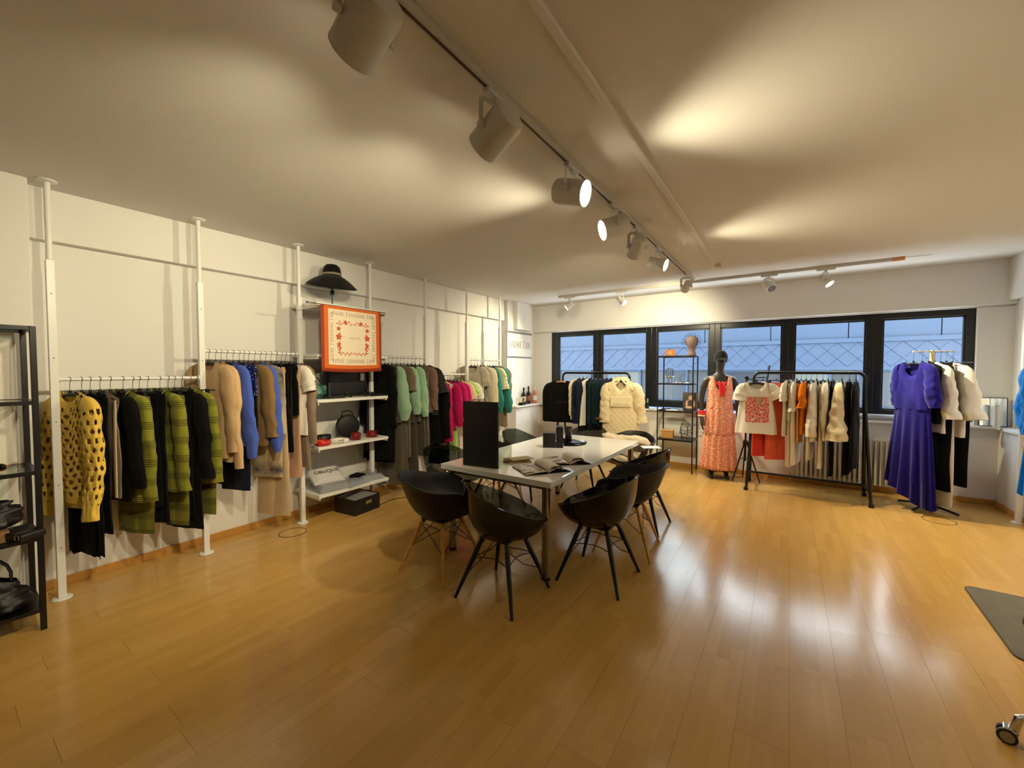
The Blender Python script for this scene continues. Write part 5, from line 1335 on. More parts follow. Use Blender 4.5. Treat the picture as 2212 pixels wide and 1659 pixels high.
packet('grey plastic packet at the right end of the lowest shelf', (-3.97, 2.88, 0.307), 1.5, 0.3, 0.36, 0.05, pmat('grey_film_cloth', (120, 118, 118), 0.7), 13.0)
bl = empty('rolled_stocking', (-3.93, 2.74, 0.36), 0.4, label='rolled black fabric lying between the plastic packets', cat='fabric roll')
MB().tube([(-0.05, -0.06, 0), (0, 0, 0.012), (0.05, 0.06, 0)], [0.022, 0.028, 0.02], 12).build('roll', CL['black'], bl)
MB().tube(arc((0.052, 0.062, 0.0), 0.012, 0, 2*PI, 10, 'xz')[:-1], 0.004, 6, close=True).build('fold', CL['black2'], bl)
# black storage box on the floor
bx = empty('storage_box', (-3.9, 2.72, 0), 0.1, label='open black storage box on the floor below the shelves', cat='box')
b = MB(); hw, hd, hh, tk = 0.16, 0.17, 0.165, 0.006
b.box(-hw, hw, -hd, hd, 0, tk); b.box(-hw, -hw+tk, -hd, hd, tk, hh); b.box(hw-tk, hw, -hd, hd, tk, hh); b.box(-hw+tk, hw-tk, -hd, -hd+tk, tk, hh); b.box(-hw+tk, hw-tk, hd-tk, hd, tk, hh)
b.build('box_body', BLACKP, bx, smooth=False)
MB().box(hw, hw+0.003, -0.03, 0.05, 0.09, 0.125).build('label_holder', CHROME, bx, smooth=False)
MB().grid(lambda u, v: ((u-0.5)*0.29, (v-0.5)*0.31, 0.16 + 0.045*math.sin(PI*u)*math.sin(PI*v) + 0.008*mnoise.noise((u*7, v*7, 2))), 20, 20).build('plastic_packing', FILM, bx, ang=80)
MB().box(-0.14, 0.14, -0.15, 0.15, 0.01, 0.155).build('packed_goods', CL['char'], bx, smooth=False, bevel=0.02)

# hat on a stand
hs = empty('hat_stand', (-3.97, 2.50, 2.192), label='thin black stand carrying the wide brimmed hat', cat='stand')
MB().lathe([(0, 0), (0.07, 0), (0.07, 0.006), (0.01, 0.012), (0, 0.012)], 20).build('base', BLACKM, hs)
MB().tube([(0, 0, 0.01), (0, 0, 0.25)], 0.007, 10).build('rod', BLACKM, hs)
MB().box(-0.014, 0.01, -0.02, 0.016, 0.13, 0.175).build('clamp', BLACKP, hs, smooth=False, bevel=0.003)
MB().lathe([(0, 0.2), (0.05, 0.2), (0.062, 0.235), (0.06, 0.28), (0.04, 0.32), (0, 0.335)], 18).build('head_form', BLACKP, hs)
ht = empty('wide_brim_hat', (-3.97, 2.50, 2.40), 0.2, label='black floppy wide brimmed felt hat on a stand near the ceiling', cat='hat')
FELT = cloth('black_felt', (18, 16, 14), 0.15, 0.1)
def brim(u, v):
    a = 2*PI*u; r = 0.088 + 0.165*v
    droop = -0.15*v**1.6*(0.62 + 0.38*math.cos(a - 0.1)) - 0.01*v
    up = 0.035*v*v*math.sin(a)
    return (r*math.cos(a)*0.92, r*math.sin(a)*1.02, 0.11 + droop + up)
MB().grid(brim, 48, 8, wrap=True).build('brim', FELT, ht, solid=0.004, ang=80)
MB().lathe([(0.090, 0.105), (0.091, 0.13), (0.088, 0.17), (0.078, 0.205), (0.055, 0.228), (0.02, 0.236), (0, 0.236)], 32).build('crown', FELT, ht)
MB().lathe([(0.0925, 0.118), (0.093, 0.14)], 32, cap=False).build('hat_band', pmat('grey_ribbon', (132, 124, 108), 0.5), ht, solid=0.002)

# scarf with lettering
OR = cloth('orange_silk', (206, 102, 42), 0.05, 0.05, 0.6); RUST = cloth('rust_silk', (150, 58, 34), 0.08, 0.05, 0.55); IV = cloth('ivory_silk', (226, 212, 186), 0.03, 0.05, 0.55)
INK = pmat('brown_ink', (128, 92, 70), 0.7); FLO = pmat('red_orange_ink', (192, 82, 42), 0.7, var=0.2, nscale=30)
sc = empty('display_scarf', (-3.695, 2.545, 2.158), PI/2 + 0.0, label='orange bordered scarf printed with flowers and lettering, hung from a rod', cat='scarf')
SW, SH = 0.69, 0.635
def scy(x, z): return -0.006 + 0.009*math.sin(7*x + 1.2) * (-z/SH) + 0.005*math.sin(17*x)*(-z/SH)
def sheet(x0, x1, z0, z1, dy, nx=40, nz=24):
    return MB().grid(lambda u, v: (x0+(x1-x0)*u, scy(x0+(x1-x0)*u, z0+(z1-z0)*v) + dy, z0+(z1-z0)*v - 0.014*math.sin(PI*(x0+(x1-x0)*u+0.35)/0.7)*(-(z0+(z1-z0)*v)/SH)), nx, nz)
sheet(-SW/2, SW/2, 0, -SH, 0).build('rust_border', RUST, sc, solid=0.0015, ang=80)
sheet(-SW/2+0.032, SW/2-0.026, 0, -SH+0.035, -0.0022).build('orange_border', OR, sc, ang=80)
sheet(-SW/2+0.075, SW/2-0.068, -0.028, -SH+0.07, -0.0034).build('ivory_field', IV, sc, ang=80)
def onsc(dy=-0.0046):
    def f(p): return Vector((p.x, scy(p.x, p.z)+dy, p.z - 0.014*math.sin(PI*(p.x+0.35)/0.7)*(-p.z/SH)))
    return f
S2 = 'ANDRE TANANDRE TAN'; th_ = 0.040; tw = text_width(S2)
fx0, fx1, fz0, fz1 = -SW/2+0.075, SW/2-0.068, -0.028, -SH+0.07
hh_ = (fx1-fx0-0.06)/tw
lt = MB()
put_text(lt, S2, (fx0+0.03, 0, fz0-0.058), (1, 0, 0), (0, 0, 1), hh_, onsc())
put_text(lt, S2, (fx0+0.03, 0, fz1+0.058), (1, 0, 0), (0, 0, -1), hh_, onsc())
hv = (fz0-fz1-0.06)/tw
put_text(lt, S2, (fx0+0.05, 0, fz1+0.03), (0, 0, 1), (-1, 0, 0), hv*1.0, onsc())
put_text(lt, S2, (fx1-0.05, 0, fz0-0.03), (0, 0, -1), (1, 0, 0), hv*1.0, onsc())
put_text(lt, 'ANDRE TAN', (-0.045, 0, (fz0+fz1)/2-0.01), (1, 0, 0), (0, 0, 1), 0.020, onsc())
lt.build('lettering', INK, sc, smooth=False)
fl = MB(); of = onsc(-0.0042)
def leaf(cx, cz, a, ln, wd):
    P = []
    for i in range(10):
        t_ = 2*PI*i/10; x = math.cos(t_)*ln/2; z = math.sin(t_)*wd/2*(1-0.3*math.cos(t_))
        P.append(of(Vector((cx + x*math.cos(a)-z*math.sin(a), 0, cz + x*math.sin(a)+z*math.cos(a)))))
    fl.add(P, [tuple(range(10))[::-1]])
def flower(cx, cz, r):
    for k in range(5): leaf(cx+0.55*r*math.cos(k*1.257+0.3), cz+0.55*r*math.sin(k*1.257+0.3), k*1.257+0.3, r*1.1, r*0.75)
mx_, mz_ = (fx0+fx1)/2, (fz0+fz1)/2; qx, qz = 0.165, 0.145
for sx in (-1, 1):
    for z_, r in ((0.005, 0.032), (0.085, 0.022), (-0.07, 0.022)): flower(mx_+sx*qx, mz_+z_, r)
    flower(mx_+sx*0.09, mz_+qz+0.005, 0.022)
    for i in range(7):
        leaf(mx_+sx*(qx-0.012+0.02*(i % 2)), mz_-0.14+0.045*i, PI/2+sx*(0.6 if i % 2 else -0.5), 0.036, 0.011)
        leaf(mx_+sx*(0.02+0.026*i), mz_+qz-0.01+0.02*(i % 2), sx*(0.7 if i % 2 else -0.4), 0.034, 0.010)
        leaf(mx_+sx*(0.02+0.024*i), mz_-qz-0.005-0.014*(i % 2), sx*(-0.7 if i % 2 else 0.5), 0.034, 0.010)
    for k in range(4): leaf(mx_+sx*(qx-0.01), mz_-qz+0.03+0.008*k, PI/2+sx*(0.9-0.6*k), 0.05, 0.012)
fl.build('flower_print', FLO, sc, smooth=False); tag(sc.children[-1], kind='stuff')
MB().tube([(-0.47, 0.004, 0.004), (0.42, 0.004, 0.004)], 0.0055, 10, ref=(0, 0, 1)).build('hanging_rod', STEEL, sc)
MB().ball((-0.472, 0.004, 0.004), 0.009).build('rod_end', BLACKP, sc)

# ================================================================== ON THE TABLE
dp = empty('black_board', (-2.075, 2.60, TBZ), 0.12, label='black upright board standing at the near end of the table', cat='board')
MB().box(-0.165, 0.165, -0.012, 0.012, 0.0, 0.535).build('panel', pmat('panel_black', (8, 7, 5), 0.7, var=0.05), dp, smooth=False, bevel=0.003)
MB().box(-0.10, 0.10, 0.012, 0.10, 0.0, 0.006).build('foot', BLACKP, dp, smooth=False)
MB().box(-0.162, -0.156, -0.0145, -0.012, 0.36, 0.40).build('switch', CHROME, dp, smooth=False)
MB().tube([(0.16, 0.012, 0.30)] + [(0.195+0.03*math.cos(a), 0.03, 0.30+0.045*math.sin(a)) for a in [PI-i*0.6 for i in range(0, 10)]] + [(0.17, 0.02, 0.18)], 0.0022, 6).build('cable', BLACKP, dp)
def mag_mat(name, seed):
    m = pmat(name, (222, 212, 196), 0.35, var=0.0); n, l, b = nodes_of(m)
    tc = n.new('ShaderNodeTexCoord'); mp = n.new('ShaderNodeMapping'); mp.inputs['Location'].default_value = (seed, seed*2, 0); mp.inputs['Scale'].default_value = (14, 26, 1)
    l.new(tc.outputs['Object'], mp.inputs[0])
    vo = n.new('ShaderNodeTexVoronoi'); vo.distance = 'CHEBYCHEV'; vo.inputs['Scale'].default_value = 1.0; l.new(mp.outputs[0], vo.inputs['Vector'])
    sp = n.new('ShaderNodeSeparateColor'); l.new(vo.outputs['Color'], sp.inputs[0])
    f = math_node(n, l, 'GREATER_THAN', sp.outputs[0], 0.55)
    rp = n.new('ShaderNodeValToRGB'); rp.color_ramp.elements[0].color = lin((150, 120, 96)) + (1,); rp.color_ramp.elements[1].color = lin((96, 84, 92)) + (1,)
    l.new(sp.outputs[1], rp.inputs[0])
    mx = n.new('ShaderNodeMix'); mx.data_type = 'RGBA'; mx.inputs[6].default_value = lin((224, 214, 198)) + (1,)
    l.new(f, mx.inputs[0]); l.new(rp.outputs[0], mx.inputs[7]); l.new(mx.outputs[2], b.inputs['Base Color']); return m
def open_magazine(label, loc, rz, w, d, m, curl):
    g = empty('magazine', loc, rz, label=label, cat='magazine', group='open magazines on the table')
    cov = MB().box(-w, w, -d/2, d/2, 0, 0.004); cov.build('cover', pmat('magazine_cover', (44, 40, 58), 0.3), g, smooth=False)
    for s in (-1, 1):
        def fp(u, v):
            x = s*w*0.985*u; z = 0.006 + 0.012*math.sin(PI*min(1, u*1.0)**0.5)
            if s == 1: z += curl*math.sin(PI*u)**2 
            return (x, (v-0.5)*d*0.97, z)
        MB().grid(fp, 18, 4).build('page_stack', m, g, solid=0.004, ang=60)
    # a page rolling over
    def fr(u, v):
        a = PI*u
        return (0.055 - 0.05*math.cos(a) + 0.02*u, (v-0.5)*d*0.97, 0.016 + (0.022 + curl)*math.sin(a) + 0.004*math.sin(3*a))
    MB().grid(fr, 16, 4).build('curled_page', PAPER, g, solid=0.002, ang=70)
    return g
open_magazine('open magazine lying at the near right corner of the table', (-1.62, 2.80, TBZ), 0.95, 0.19, 0.30, mag_mat('mag_a', 3.0), 0.02)
open_magazine('open magazine overlapping behind the nearest one', (-1.58, 3.16, TBZ), 0.75, 0.18, 0.28, mag_mat('mag_b', 9.0), 0.025)
nb_ = empty('card_stack', (-1.93, 2.92, TBZ), 0.7, label='little pile of brown and cream cards beside the upright black board', cat='cards')
for k, (c_, dx, rr) in enumerate((((200, 176, 120), 0.02, 0.1), ((120, 84, 58), -0.015, -0.1), ((214, 196, 150), 0.035, 0.35))):
    MB().box(-0.10, 0.10, -0.055, 0.055, 0, 0.009).build('card', pmat('card_%d' % k, c_, 0.6), nb_, smooth=False, loc=(dx, 0.01*k, 0.0005+0.0095*k), rot=(0, 0, rr))
og = empty('desk_organizer', (-2.0, 3.70, TBZ), 0.5, label='black stepped desk organizer on the table', cat='organizer')
MB().box(-0.10, 0.03, -0.06, 0.05, 0, 0.15).build('low_box', BLACKP, og, smooth=False, bevel=0.003)
MB().box(0.034, 0.105, -0.06, 0.05, 0, 0.21).build('tall_box', BLACKP, og, smooth=False, bevel=0.003)
MB().box(0.045, 0.095, -0.045, 0.035, 0.2095, 0.216).build('contents', BLKL, og, smooth=False)
cp = empty('cup', (-2.03, 4.12, TBZ+0.013), label='tall black cup on the black tray', cat='cup')
MB().lathe([(0, 0), (0.035, 0), (0.04, 0.01), (0.046, 0.14), (0.043, 0.14), (0.037, 0.015), (0, 0.012)], 24).build('cup_body', pmat('cup_glaze', (34, 34, 36), 0.25), cp)
MB().tube(arc((0, 0, 0.14), 0.0445, 0, 2*PI, 24, 'xy')[:-1], 0.0022, 6, close=True).build('rim', BLACKP, cp)
tr = empty('tray', (-1.95, 3.99, TBZ), 0.3, label='flat black oval tray on the table', cat='tray')
MB().lathe([(0, 0.002), (0.17, 0.002), (0.185, 0.012), (0.18, 0.013), (0.165, 0.006), (0, 0.006)], 36).build('plate', BLACKG, tr)
MB().tube(arc((0, 0, 0.0125), 0.183, 0, 2*PI, 36, 'xy')[:-1], 0.002, 6, close=True).build('rim', BLACKG, tr)
ib = empty('scent_bottle', (-2.0, 3.90, TBZ+0.007), label='small black scent bottle with gold cap on the tray', cat='bottle')
MB().box(-0.028, 0.028, -0.028, 0.028, 0, 0.055).build('bottle_body', BLACKG, ib, smooth=False, bevel=0.006)
MB().lathe([(0, 0.055), (0.012, 0.055), (0.012, 0.066), (0.018, 0.067), (0.018, 0.09), (0, 0.092)], 16).build('cap', pmat('gold', (196, 158, 82), 0.25, metal=1.0), ib)
ph = empty('notebook', (-1.87, 4.0, TBZ+0.007), 0.9, label='slim black notebook lying on the tray', cat='notebook')
MB().box(-0.08, 0.08, -0.045, 0.045, 0, 0.012).build('cover', BLKL, ph, smooth=False, bevel=0.002)
MB().box(-0.076, 0.081, -0.042, 0.042, 0.002, 0.010).build('pages', PAPER, ph, smooth=False)
# fur throw over the far chair and a paper
FUR = pmat('cream_fur', (214, 194, 166), 0.95, spec=0.1, var=0.12, nscale=22, bump=1.0, bscale=70, sheen=0.4)
def fur(u, v):
    x = (u-0.5)*0.56
    if v < 0.5: y, z = -0.22 - 0.02*v, 0.38 + 0.80*v
    else: y, z = -0.25 - 0.06*(v-0.5), 0.78 - 0.9*(v-0.5)
    b_ = smooth(1-abs(v-0.5)*7)
    p = Vector((x, y, z)); q = mnoise.noise(p*18)
    return (x + 0.012*mnoise.noise(p*30), y + 0.02*q, z + 0.02*b_ + 0.012*q)
ft = empty('fur_throw', (-1.60, 4.80, 0), 0.0, label='cream fur throw bunched over the chair at the far table end', cat='throw')
def roll(u, v):
    a = 2*PI*v; x = (u-0.5)*0.58; r = 0.055*(1+0.25*mnoise.noise((x*9, math.cos(a)*2, math.sin(a)*2)))*(0.4+0.6*smooth(min(u, 1-u)*10))
    return (x, r*math.cos(a)*1.2, 0.735 - 0.08*u + r*math.sin(a) + 0.02*math.sin(9*x) + 0.008*mnoise.noise((x*60, a*3, 1)))
MB().grid(roll, 80, 20, wrap=False).build('fur_roll', FUR, ft, ang=80)
def apron(u, v):
    x = (u-0.5)*0.54; p = Vector((x, v, 3))
    return (x, 0.02 + 0.03*mnoise.noise(p*9), 0.72 - 0.08*u - 0.32*v)
MB().grid(apron, 40, 20).build('fur_drape', FUR, ft, solid=0.02, ang=80)
pc = empty('catalogue', (-1.27, 4.66, 0.66), 0.5, label='pale catalogue lying on the arm of the fur covered chair', cat='catalogue')
MB().box(-0.10, 0.10, -0.07, 0.07, 0, 0.006).build('cover', pmat('pale_blue_paper', (206, 214, 224), 0.4), pc, smooth=False)
MB().box(-0.098, 0.098, -0.066, 0.068, 0.001, 0.005).build('pages', PAPER, pc, smooth=False)
# ================================================================== BLACK SHELF UNIT BY THE WINDOW
ws = empty('display_shelf', (-1.40, 6.58, 0), label='slim black metal display shelf in front of the window', cat='shelf unit')
x0, x1, y0, y1 = -0.25, 0.25, -0.17, 0.19
for x in (x0, x1):
    for y in (y0, y1): MB().cbox((x, y, 1.75/2), (0.016, 0.016, 1.75)).build('upright', BLACKM, ws, smooth=False)
for z, sol in ((1.75, False), (1.335, False), (0.925, False), (0.49, True)): tray(ws, x0, x1, y0, y1, z, BLACKM, SHGLASS, sol, 0.016)
hd = empty('millinery_bust', (-1.20, 6.56, 1.752), label='brown display head wearing a wire crown on the display shelf', cat='display head')
HB = pmat('brown_linen_head', (84, 66, 60), 0.8, var=0.15, nscale=40)
MB().lathe([(0, 0), (0.062, 0), (0.062, 0.02), (0.05, 0.05), (0.046, 0.085), (0.052, 0.11), (0.072, 0.15), (0.084, 0.20), (0.082, 0.24), (0.062, 0.275), (0.03, 0.29), (0, 0.292)], 28).build('head', HB, hd)
wc = MB(); ring = []
for k in range(9):
    a = -0.55 + k*(PI+1.1)/8
    ring.append((0.086*math.cos(a), -0.02, 0.205 + 0.086*math.sin(a)))
wc.tube(ring, 0.0042, 6, ref=(0, 1, 0))
for k in range(8):
    p, q = Vector(ring[k]), Vector(ring[k+1]); m_ = (p+q)/2; c_ = Vector((0, -0.02, 0.205)); tip = c_ + (m_-c_)*1.62
    wc.tube([p, tip, q], 0.0034, 6, ref=(0, 1, 0)); wc.tube([p*1.0, c_ + (p-c_)*1.45, tip], 0.0026, 5, ref=(0, 1, 0))
wc.build('wire_crown', BLACKM, hd)
pi_ = empty('picture_card', (-1.50, 6.52, 1.752), 0.1, label='amber picture card standing on top of the display shelf', cat='picture')
MB().box(-0.075, 0.075, -0.006, 0.006, 0, 0.095).build('card', pmat('amber_card', (128, 78, 30), 0.4, var=0.3, nscale=30), pi_, smooth=False)
MB().tube([(-0.03, -0.008, 0.05), (-0.01, -0.008, 0.062), (0.01, -0.008, 0.05), (0.035, -0.008, 0.056)], 0.003, 6).build('highlight_mark', pmat('gold_print', (214, 190, 140), 0.4), pi_)
MB().tube([(-0.025, -0.008, 0.025), (0, -0.008, 0.034), (0.02, -0.008, 0.022)], 0.003, 6).build('ornament', MATS['gold_print'], pi_)
# round wire cage lamp / jewellery holders
jc = empty('jewellery_stand', (-1.50, 6.50, 1.337), label='black wire cage bust with jewellery on the second shelf', cat='jewellery stand')
cg = MB()
for k in range(6):
    a = k*PI/6
    cg.tube([(0.035*math.cos(a), 0.035*math.sin(a), 0.07)] + [(0.062*math.sin(t_)*math.cos(a), 0.062*math.sin(t_)*math.sin(a), 0.155 - 0.062*math.cos(t_)*1.2) for t_ in [0.6+i*0.25 for i in range(11)]], 0.003, 5)
    a += PI
    cg.tube([(0.035*math.cos(a), 0.035*math.sin(a), 0.07)] + [(0.062*math.sin(t_)*math.cos(a), 0.062*math.sin(t_)*math.sin(a), 0.155 - 0.062*math.cos(t_)*1.2) for t_ in [0.6+i*0.25 for i in range(11)]], 0.003, 5)
cg.build('wire_cage', BLACKM, jc)
MB().tube(arc((0, 0, 0.10), 0.07, 0, 2*PI, 22, 'xy')[:-1], 0.004, 6, close=True).build('collar_ring', CHROME, jc)
for k in range(3): MB().tube([(0.03*math.cos(k*2.1), 0.03*math.sin(k*2.1), 0.085), (0.04*math.cos(k*2.1), 0.04*math.sin(k*2.1), 0.0)], 0.003, 6).build('leg', BLACKM, jc)
MB().ball((0, -0.05, 0.085), 0.014).build('pendant', pmat('gold', (196, 158, 82), 0.25, metal=1.0), jc)
rj = empty('ring_stand', (-1.30, 6.52, 1.337), label='thin wire ring ornament on the second shelf', cat='ornament')
MB().tube(arc((0, 0, 0.066), 0.056, 0, 2*PI, 28, 'xz')[:-1], 0.003, 6, close=True, ref=(0, 1, 0)).build('ring', BLACKM, rj)
MB().lathe([(0, 0), (0.03, 0), (0.03, 0.006), (0.004, 0.01), (0, 0.01)], 16).build('base', CHROME, rj)
jm = [CHROME, MATS['gold'], pmat('pearl', (226, 214, 196), 0.2), pmat('rose_gold', (190, 128, 96), 0.25, metal=1.0)]
for i, (x, y, z, w_) in enumerate([(-1.42, 6.46, 1.337, 'beside the wire cage'), (-1.36, 6.47, 1.337, 'left of the ring ornament'), (-1.24, 6.46, 1.337, 'right of the ring ornament'),
                                  (-1.53, 6.47, 0.927, 'at the left of the third shelf'), (-1.44, 6.48, 0.927, 'on the paper of the third shelf'), (-1.34, 6.47, 0.927, 'before the framed photo')]):
    j = empty('bracelet', (x, y, z), i*0.7, label='small %s bracelet lying %s' % (['silver', 'gold', 'pearl', 'rose gold', 'silver', 'gold'][i], w_), cat='bracelet', group='bracelets on the display shelf')
    MB().tube(arc((0, 0, 0.005), 0.026, 0, 2*PI, 18, 'xy')[:-1], 0.0045, 6, close=True).build('band', jm[[0, 1, 2, 3, 0, 1][i]], j)
    MB().ball((0.027, 0, 0.009), 0.008, 8, 5).build('bead', jm[(i+2) % 4], j)
ps = empty('price_sheets', (-1.44, 6.50, 0.925), 0.2, label='white price sheets spread on the third shelf', cat='papers')
MB().box(-0.10, 0.06, -0.07, 0.06, 0.0, 0.0015).build('sheet', PAPER, ps, smooth=False); MB().box(-0.02, 0.13, -0.06, 0.07, 0.002, 0.0035).build('sheet', PAPER, ps, smooth=False)
fp_ = empty('framed_photo', (-1.215, 6.58, 0.927), 0.12, label='framed photo of a seated figure on the third shelf', cat='picture')
lean = Matrix.Rotation(-0.12, 4, 'X')
MB().box(-0.105, 0.105, -0.004, 0.01, 0, 0.27, lean).build('frame', BLACKM, fp_, smooth=False)
MB().box(-0.098, 0.098, -0.0052, -0.004, 0.008, 0.262, lean).build('print', pmat('photo_dark', (62, 46, 38), 0.35, var=0.3, nscale=14), fp_, smooth=False)
sk = MB(); yq = -0.0062
def disc(mb, cx, cz, rx, rz_, n=14): mb.add([lean @ Vector((cx+rx*math.cos(2*PI*i/n), yq, cz+rz_*math.sin(2*PI*i/n))) for i in range(n)], [tuple(range(n))])
disc(sk, 0.0, 0.19, 0.022, 0.03); disc(sk, 0.0, 0.145, 0.045, 0.026); disc(sk, -0.05, 0.10, 0.014, 0.05); disc(sk, 0.055, 0.10, 0.014, 0.05); disc(sk, -0.02, 0.045, 0.05, 0.018)
sk.build('figure_print', pmat('photo_skin', (196, 160, 132), 0.4), fp_, smooth=False)
yq = -0.0068
d2 = MB(); disc(d2, 0.0, 0.115, 0.034, 0.042); d2.build('dress_print', pmat('photo_cloth', (58, 30, 38), 0.4), fp_, smooth=False)
yq = -0.0072
d3 = MB(); disc(d3, 0.004, 0.212, 0.024, 0.016); disc(d3, -0.02, 0.18, 0.009, 0.032); d3.build('hair_print', pmat('photo_hair', (164, 128, 92), 0.4), fp_, smooth=False)
cb = empty('cardboard_box', (-1.53, 6.55, 0.492), 0.1, label='small brown cardboard box on the lowest display shelf', cat='box')
KRAFT = pmat('kraft', (190, 140, 72), 0.7, var=0.08)
MB().box(-0.085, 0.085, -0.08, 0.08, 0, 0.105).build('carton', KRAFT, cb, smooth=False, bevel=0.002)
MB().box(-0.087, 0.087, -0.082, 0.082, 0.106, 0.122).build('lid', KRAFT, cb, smooth=False, bevel=0.002)
mj = empty('wire_mask', (-1.27, 6.55, 0.492), 0.2, label='dark wire bust with clear beads on the lowest display shelf', cat='jewellery stand')
wm = MB()
for k in range(5):
    z = 0.03 + k*0.055; r = 0.06 + 0.02*math.sin(k*1.1)
    wm.tube([(r*math.cos(a)*1.1, r*math.sin(a)*0.7, z + 0.02*math.sin(2*a+k)) for a in [2*PI*i/16 for i in range(16)]], 0.003, 6, close=True)
for k in range(5):
    a = k*2*PI/5; wm.tube([(0.06*math.cos(a), 0.045*math.sin(a), 0.0), (0.09*math.cos(a), 0.06*math.sin(a), 0.13), (0.06*math.cos(a+0.3), 0.05*math.sin(a+0.3), 0.25)], 0.0035, 6)
wm.build('wire_frame', BLACKM, mj)
for k in range(4): MB().ball((0.05*math.cos(k*1.7), -0.045, 0.05+0.05*k), 0.012).build('bead', CHROME, mj)

# ================================================================== MANNEQUIN
SKN = pmat('dark_mannequin', (44, 40, 38), 0.45, var=0.08)
mq = empty('mannequin', (-0.80, 6.43, 0), 0.35, label='dark mannequin in a coral patterned maxi dress and black cap', cat='mannequin')
me = bpy.data.meshes.new('figure')
J = [  # joint, radius (x,y), parent
 ((0, 0, 0.93), (0.125, 0.085), None), ((0, 0, 1.08), (0.105, 0.075), 0), ((0, -0.005, 1.25), (0.125, 0.085), 1), ((0, 0, 1.38), (0.10, 0.07), 2), ((0, 0.0, 1.46), (0.055, 0.05), 3), ((0, -0.01, 1.54), (0.046, 0.05), 4),
 ((0, -0.02, 1.60), (0.060, 0.075), 5), ((0, -0.025, 1.68), (0.075, 0.092), 6), ((0, -0.018, 1.75), (0.068, 0.084), 7), ((0, -0.012, 1.79), (0.035, 0.04), 8),
 ((0.175, 0, 1.41), (0.05, 0.05), 3), ((0.215, 0.005, 1.28), (0.044, 0.046), 10), ((0.235, 0.015, 1.12), (0.036, 0.038), 11), ((0.238, -0.005, 0.98), (0.033, 0.034), 12), ((0.235, -0.035, 0.85), (0.024, 0.026), 13),
 ((-0.175, 0, 1.41), (0.05, 0.05), 3), ((-0.215, 0.005, 1.28), (0.044, 0.046), 15), ((-0.235, 0.015, 1.12), (0.036, 0.038), 16), ((-0.238, -0.005, 0.98), (0.033, 0.034), 17), ((-0.235, -0.035, 0.85), (0.024, 0.026), 18),
 ((0.085, 0, 0.82), (0.082, 0.08), 0), ((0.09, -0.005, 0.50), (0.052, 0.055), 20), ((0.092, 0.01, 0.30), (0.046, 0.05), 21), ((0.095, 0.015, 0.085), (0.03, 0.034), 22), ((0.10, -0.05, 0.032), (0.032, 0.026), 23), ((0.105, -0.12, 0.022), (0.034, 0.018), 24),
 ((-0.085, 0, 0.82), (0.082, 0.08), 0), ((-0.09, -0.005, 0.50), (0.052, 0.055), 26), ((-0.092, 0.01, 0.30), (0.046, 0.05), 27), ((-0.095, 0.015, 0.085), (0.03, 0.034), 28), ((-0.10, -0.05, 0.032), (0.032, 0.026), 29), ((-0.105, -0.12, 0.022), (0.034, 0.018), 30)]
EDG = [(j[2], i) for i, j in enumerate(J) if j[2] is not None]
RAD = [j[1] for j in J]; PTS = [j[0] for j in J]
for sd, wr in ((1, 14), (-1, 19)):                 # hand: palm and five fingers
    px, py, pz = PTS[wr]
    def addj(p, r, par):
        PTS.append(p); RAD.append((r, r)); EDG.append((par, len(PTS)-1)); return len(PTS)-1
    palm = addj((px, py-0.012, pz-0.045), 0.026, wr); palm2 = addj((px, py-0.018, pz-0.085), 0.026, palm)
    for k in range(4):
        fy = py - 0.045 + 0.02*k; ln = (0.062, 0.072, 0.068, 0.052)[k]
        a = addj((px, fy, pz-0.10), 0.009, palm2); b2 = addj((px-sd*0.006, fy, pz-0.10-ln*0.5), 0.0085, a); addj((px-sd*0.018, fy, pz-0.10-ln*0.92), 0.0075, b2)
    a = addj((px-sd*0.008, py-0.045, pz-0.055), 0.011, palm); b2 = addj((px-sd*0.014, py-0.062, pz-0.08), 0.010, a); addj((px-sd*0.016, py-0.068, pz-0.105), 0.0085, b2)
me.from_pydata([tuple(p) for p in PTS], EDG, [])
fo = bpy.data.objects.new('figure', me); COL.objects.link(fo); fo.parent = mq
sm = fo.modifiers.new('skin', 'SKIN'); sm.use_smooth_shade = True
for i, r in enumerate(RAD): me.skin_vertices[0].data[i].radius = r
me.skin_vertices[0].data[0].use_root = True
ss = fo.modifiers.new('sub', 'SUBSURF'); ss.levels = 2; ss.render_levels = 2
me.materials.append(SKN)
fc = MB(); fc.tube([(0, -0.108, 1.70), (0, -0.124, 1.655), (0, -0.112, 1.645)], [0.008, 0.014, 0.008], 8); fc.build('nose', SKN, mq)
MB().tube([(-0.02, -0.100, 1.622), (0, -0.106, 1.620), (0.02, -0.100, 1.622)], [0.003, 0.006, 0.003], 8).build('lips', SKN, mq)
for s in (-1, 1):
    MB().ball((s*0.076, -0.012, 1.665), (0.010, 0.018, 0.028), 8, 6).build('ear', SKN, mq)
    MB().ball((s*0.030, -0.104, 1.675), (0.014, 0.005, 0.006), 8, 5).build('eye', SKN, mq)
CAP = cloth('black_cap_cloth', (16, 15, 17), 0.1, 0.1)
def capf(u, v):
    a = 2*PI*u; t_ = v*PI/2
    return (0.088*math.cos(a)*math.cos(t_)**0.8, -0.02+0.105*math.sin(a)*math.cos(t_)**0.8, 1.695 + 0.118*math.sin(t_))
co = MB().grid(capf, 28, 10, wrap=True).build('cap', CAP, mq, solid=0.004, ang=80)
def peak(u, v):
    a = PI + PI*u; r = 1 + 0.62*v*math.sin(PI*u)**0.6
    return (0.089*math.cos(a), -0.02 + 0.105*math.sin(a)*r, 1.70 - 0.035*v*math.sin(PI*u))
MB().grid(peak, 18, 6).build('peak', CAP, co, solid=0.004, ang=80)
MB().ball((0, -0.02, 1.815), 0.009).build('button', CAP, co)
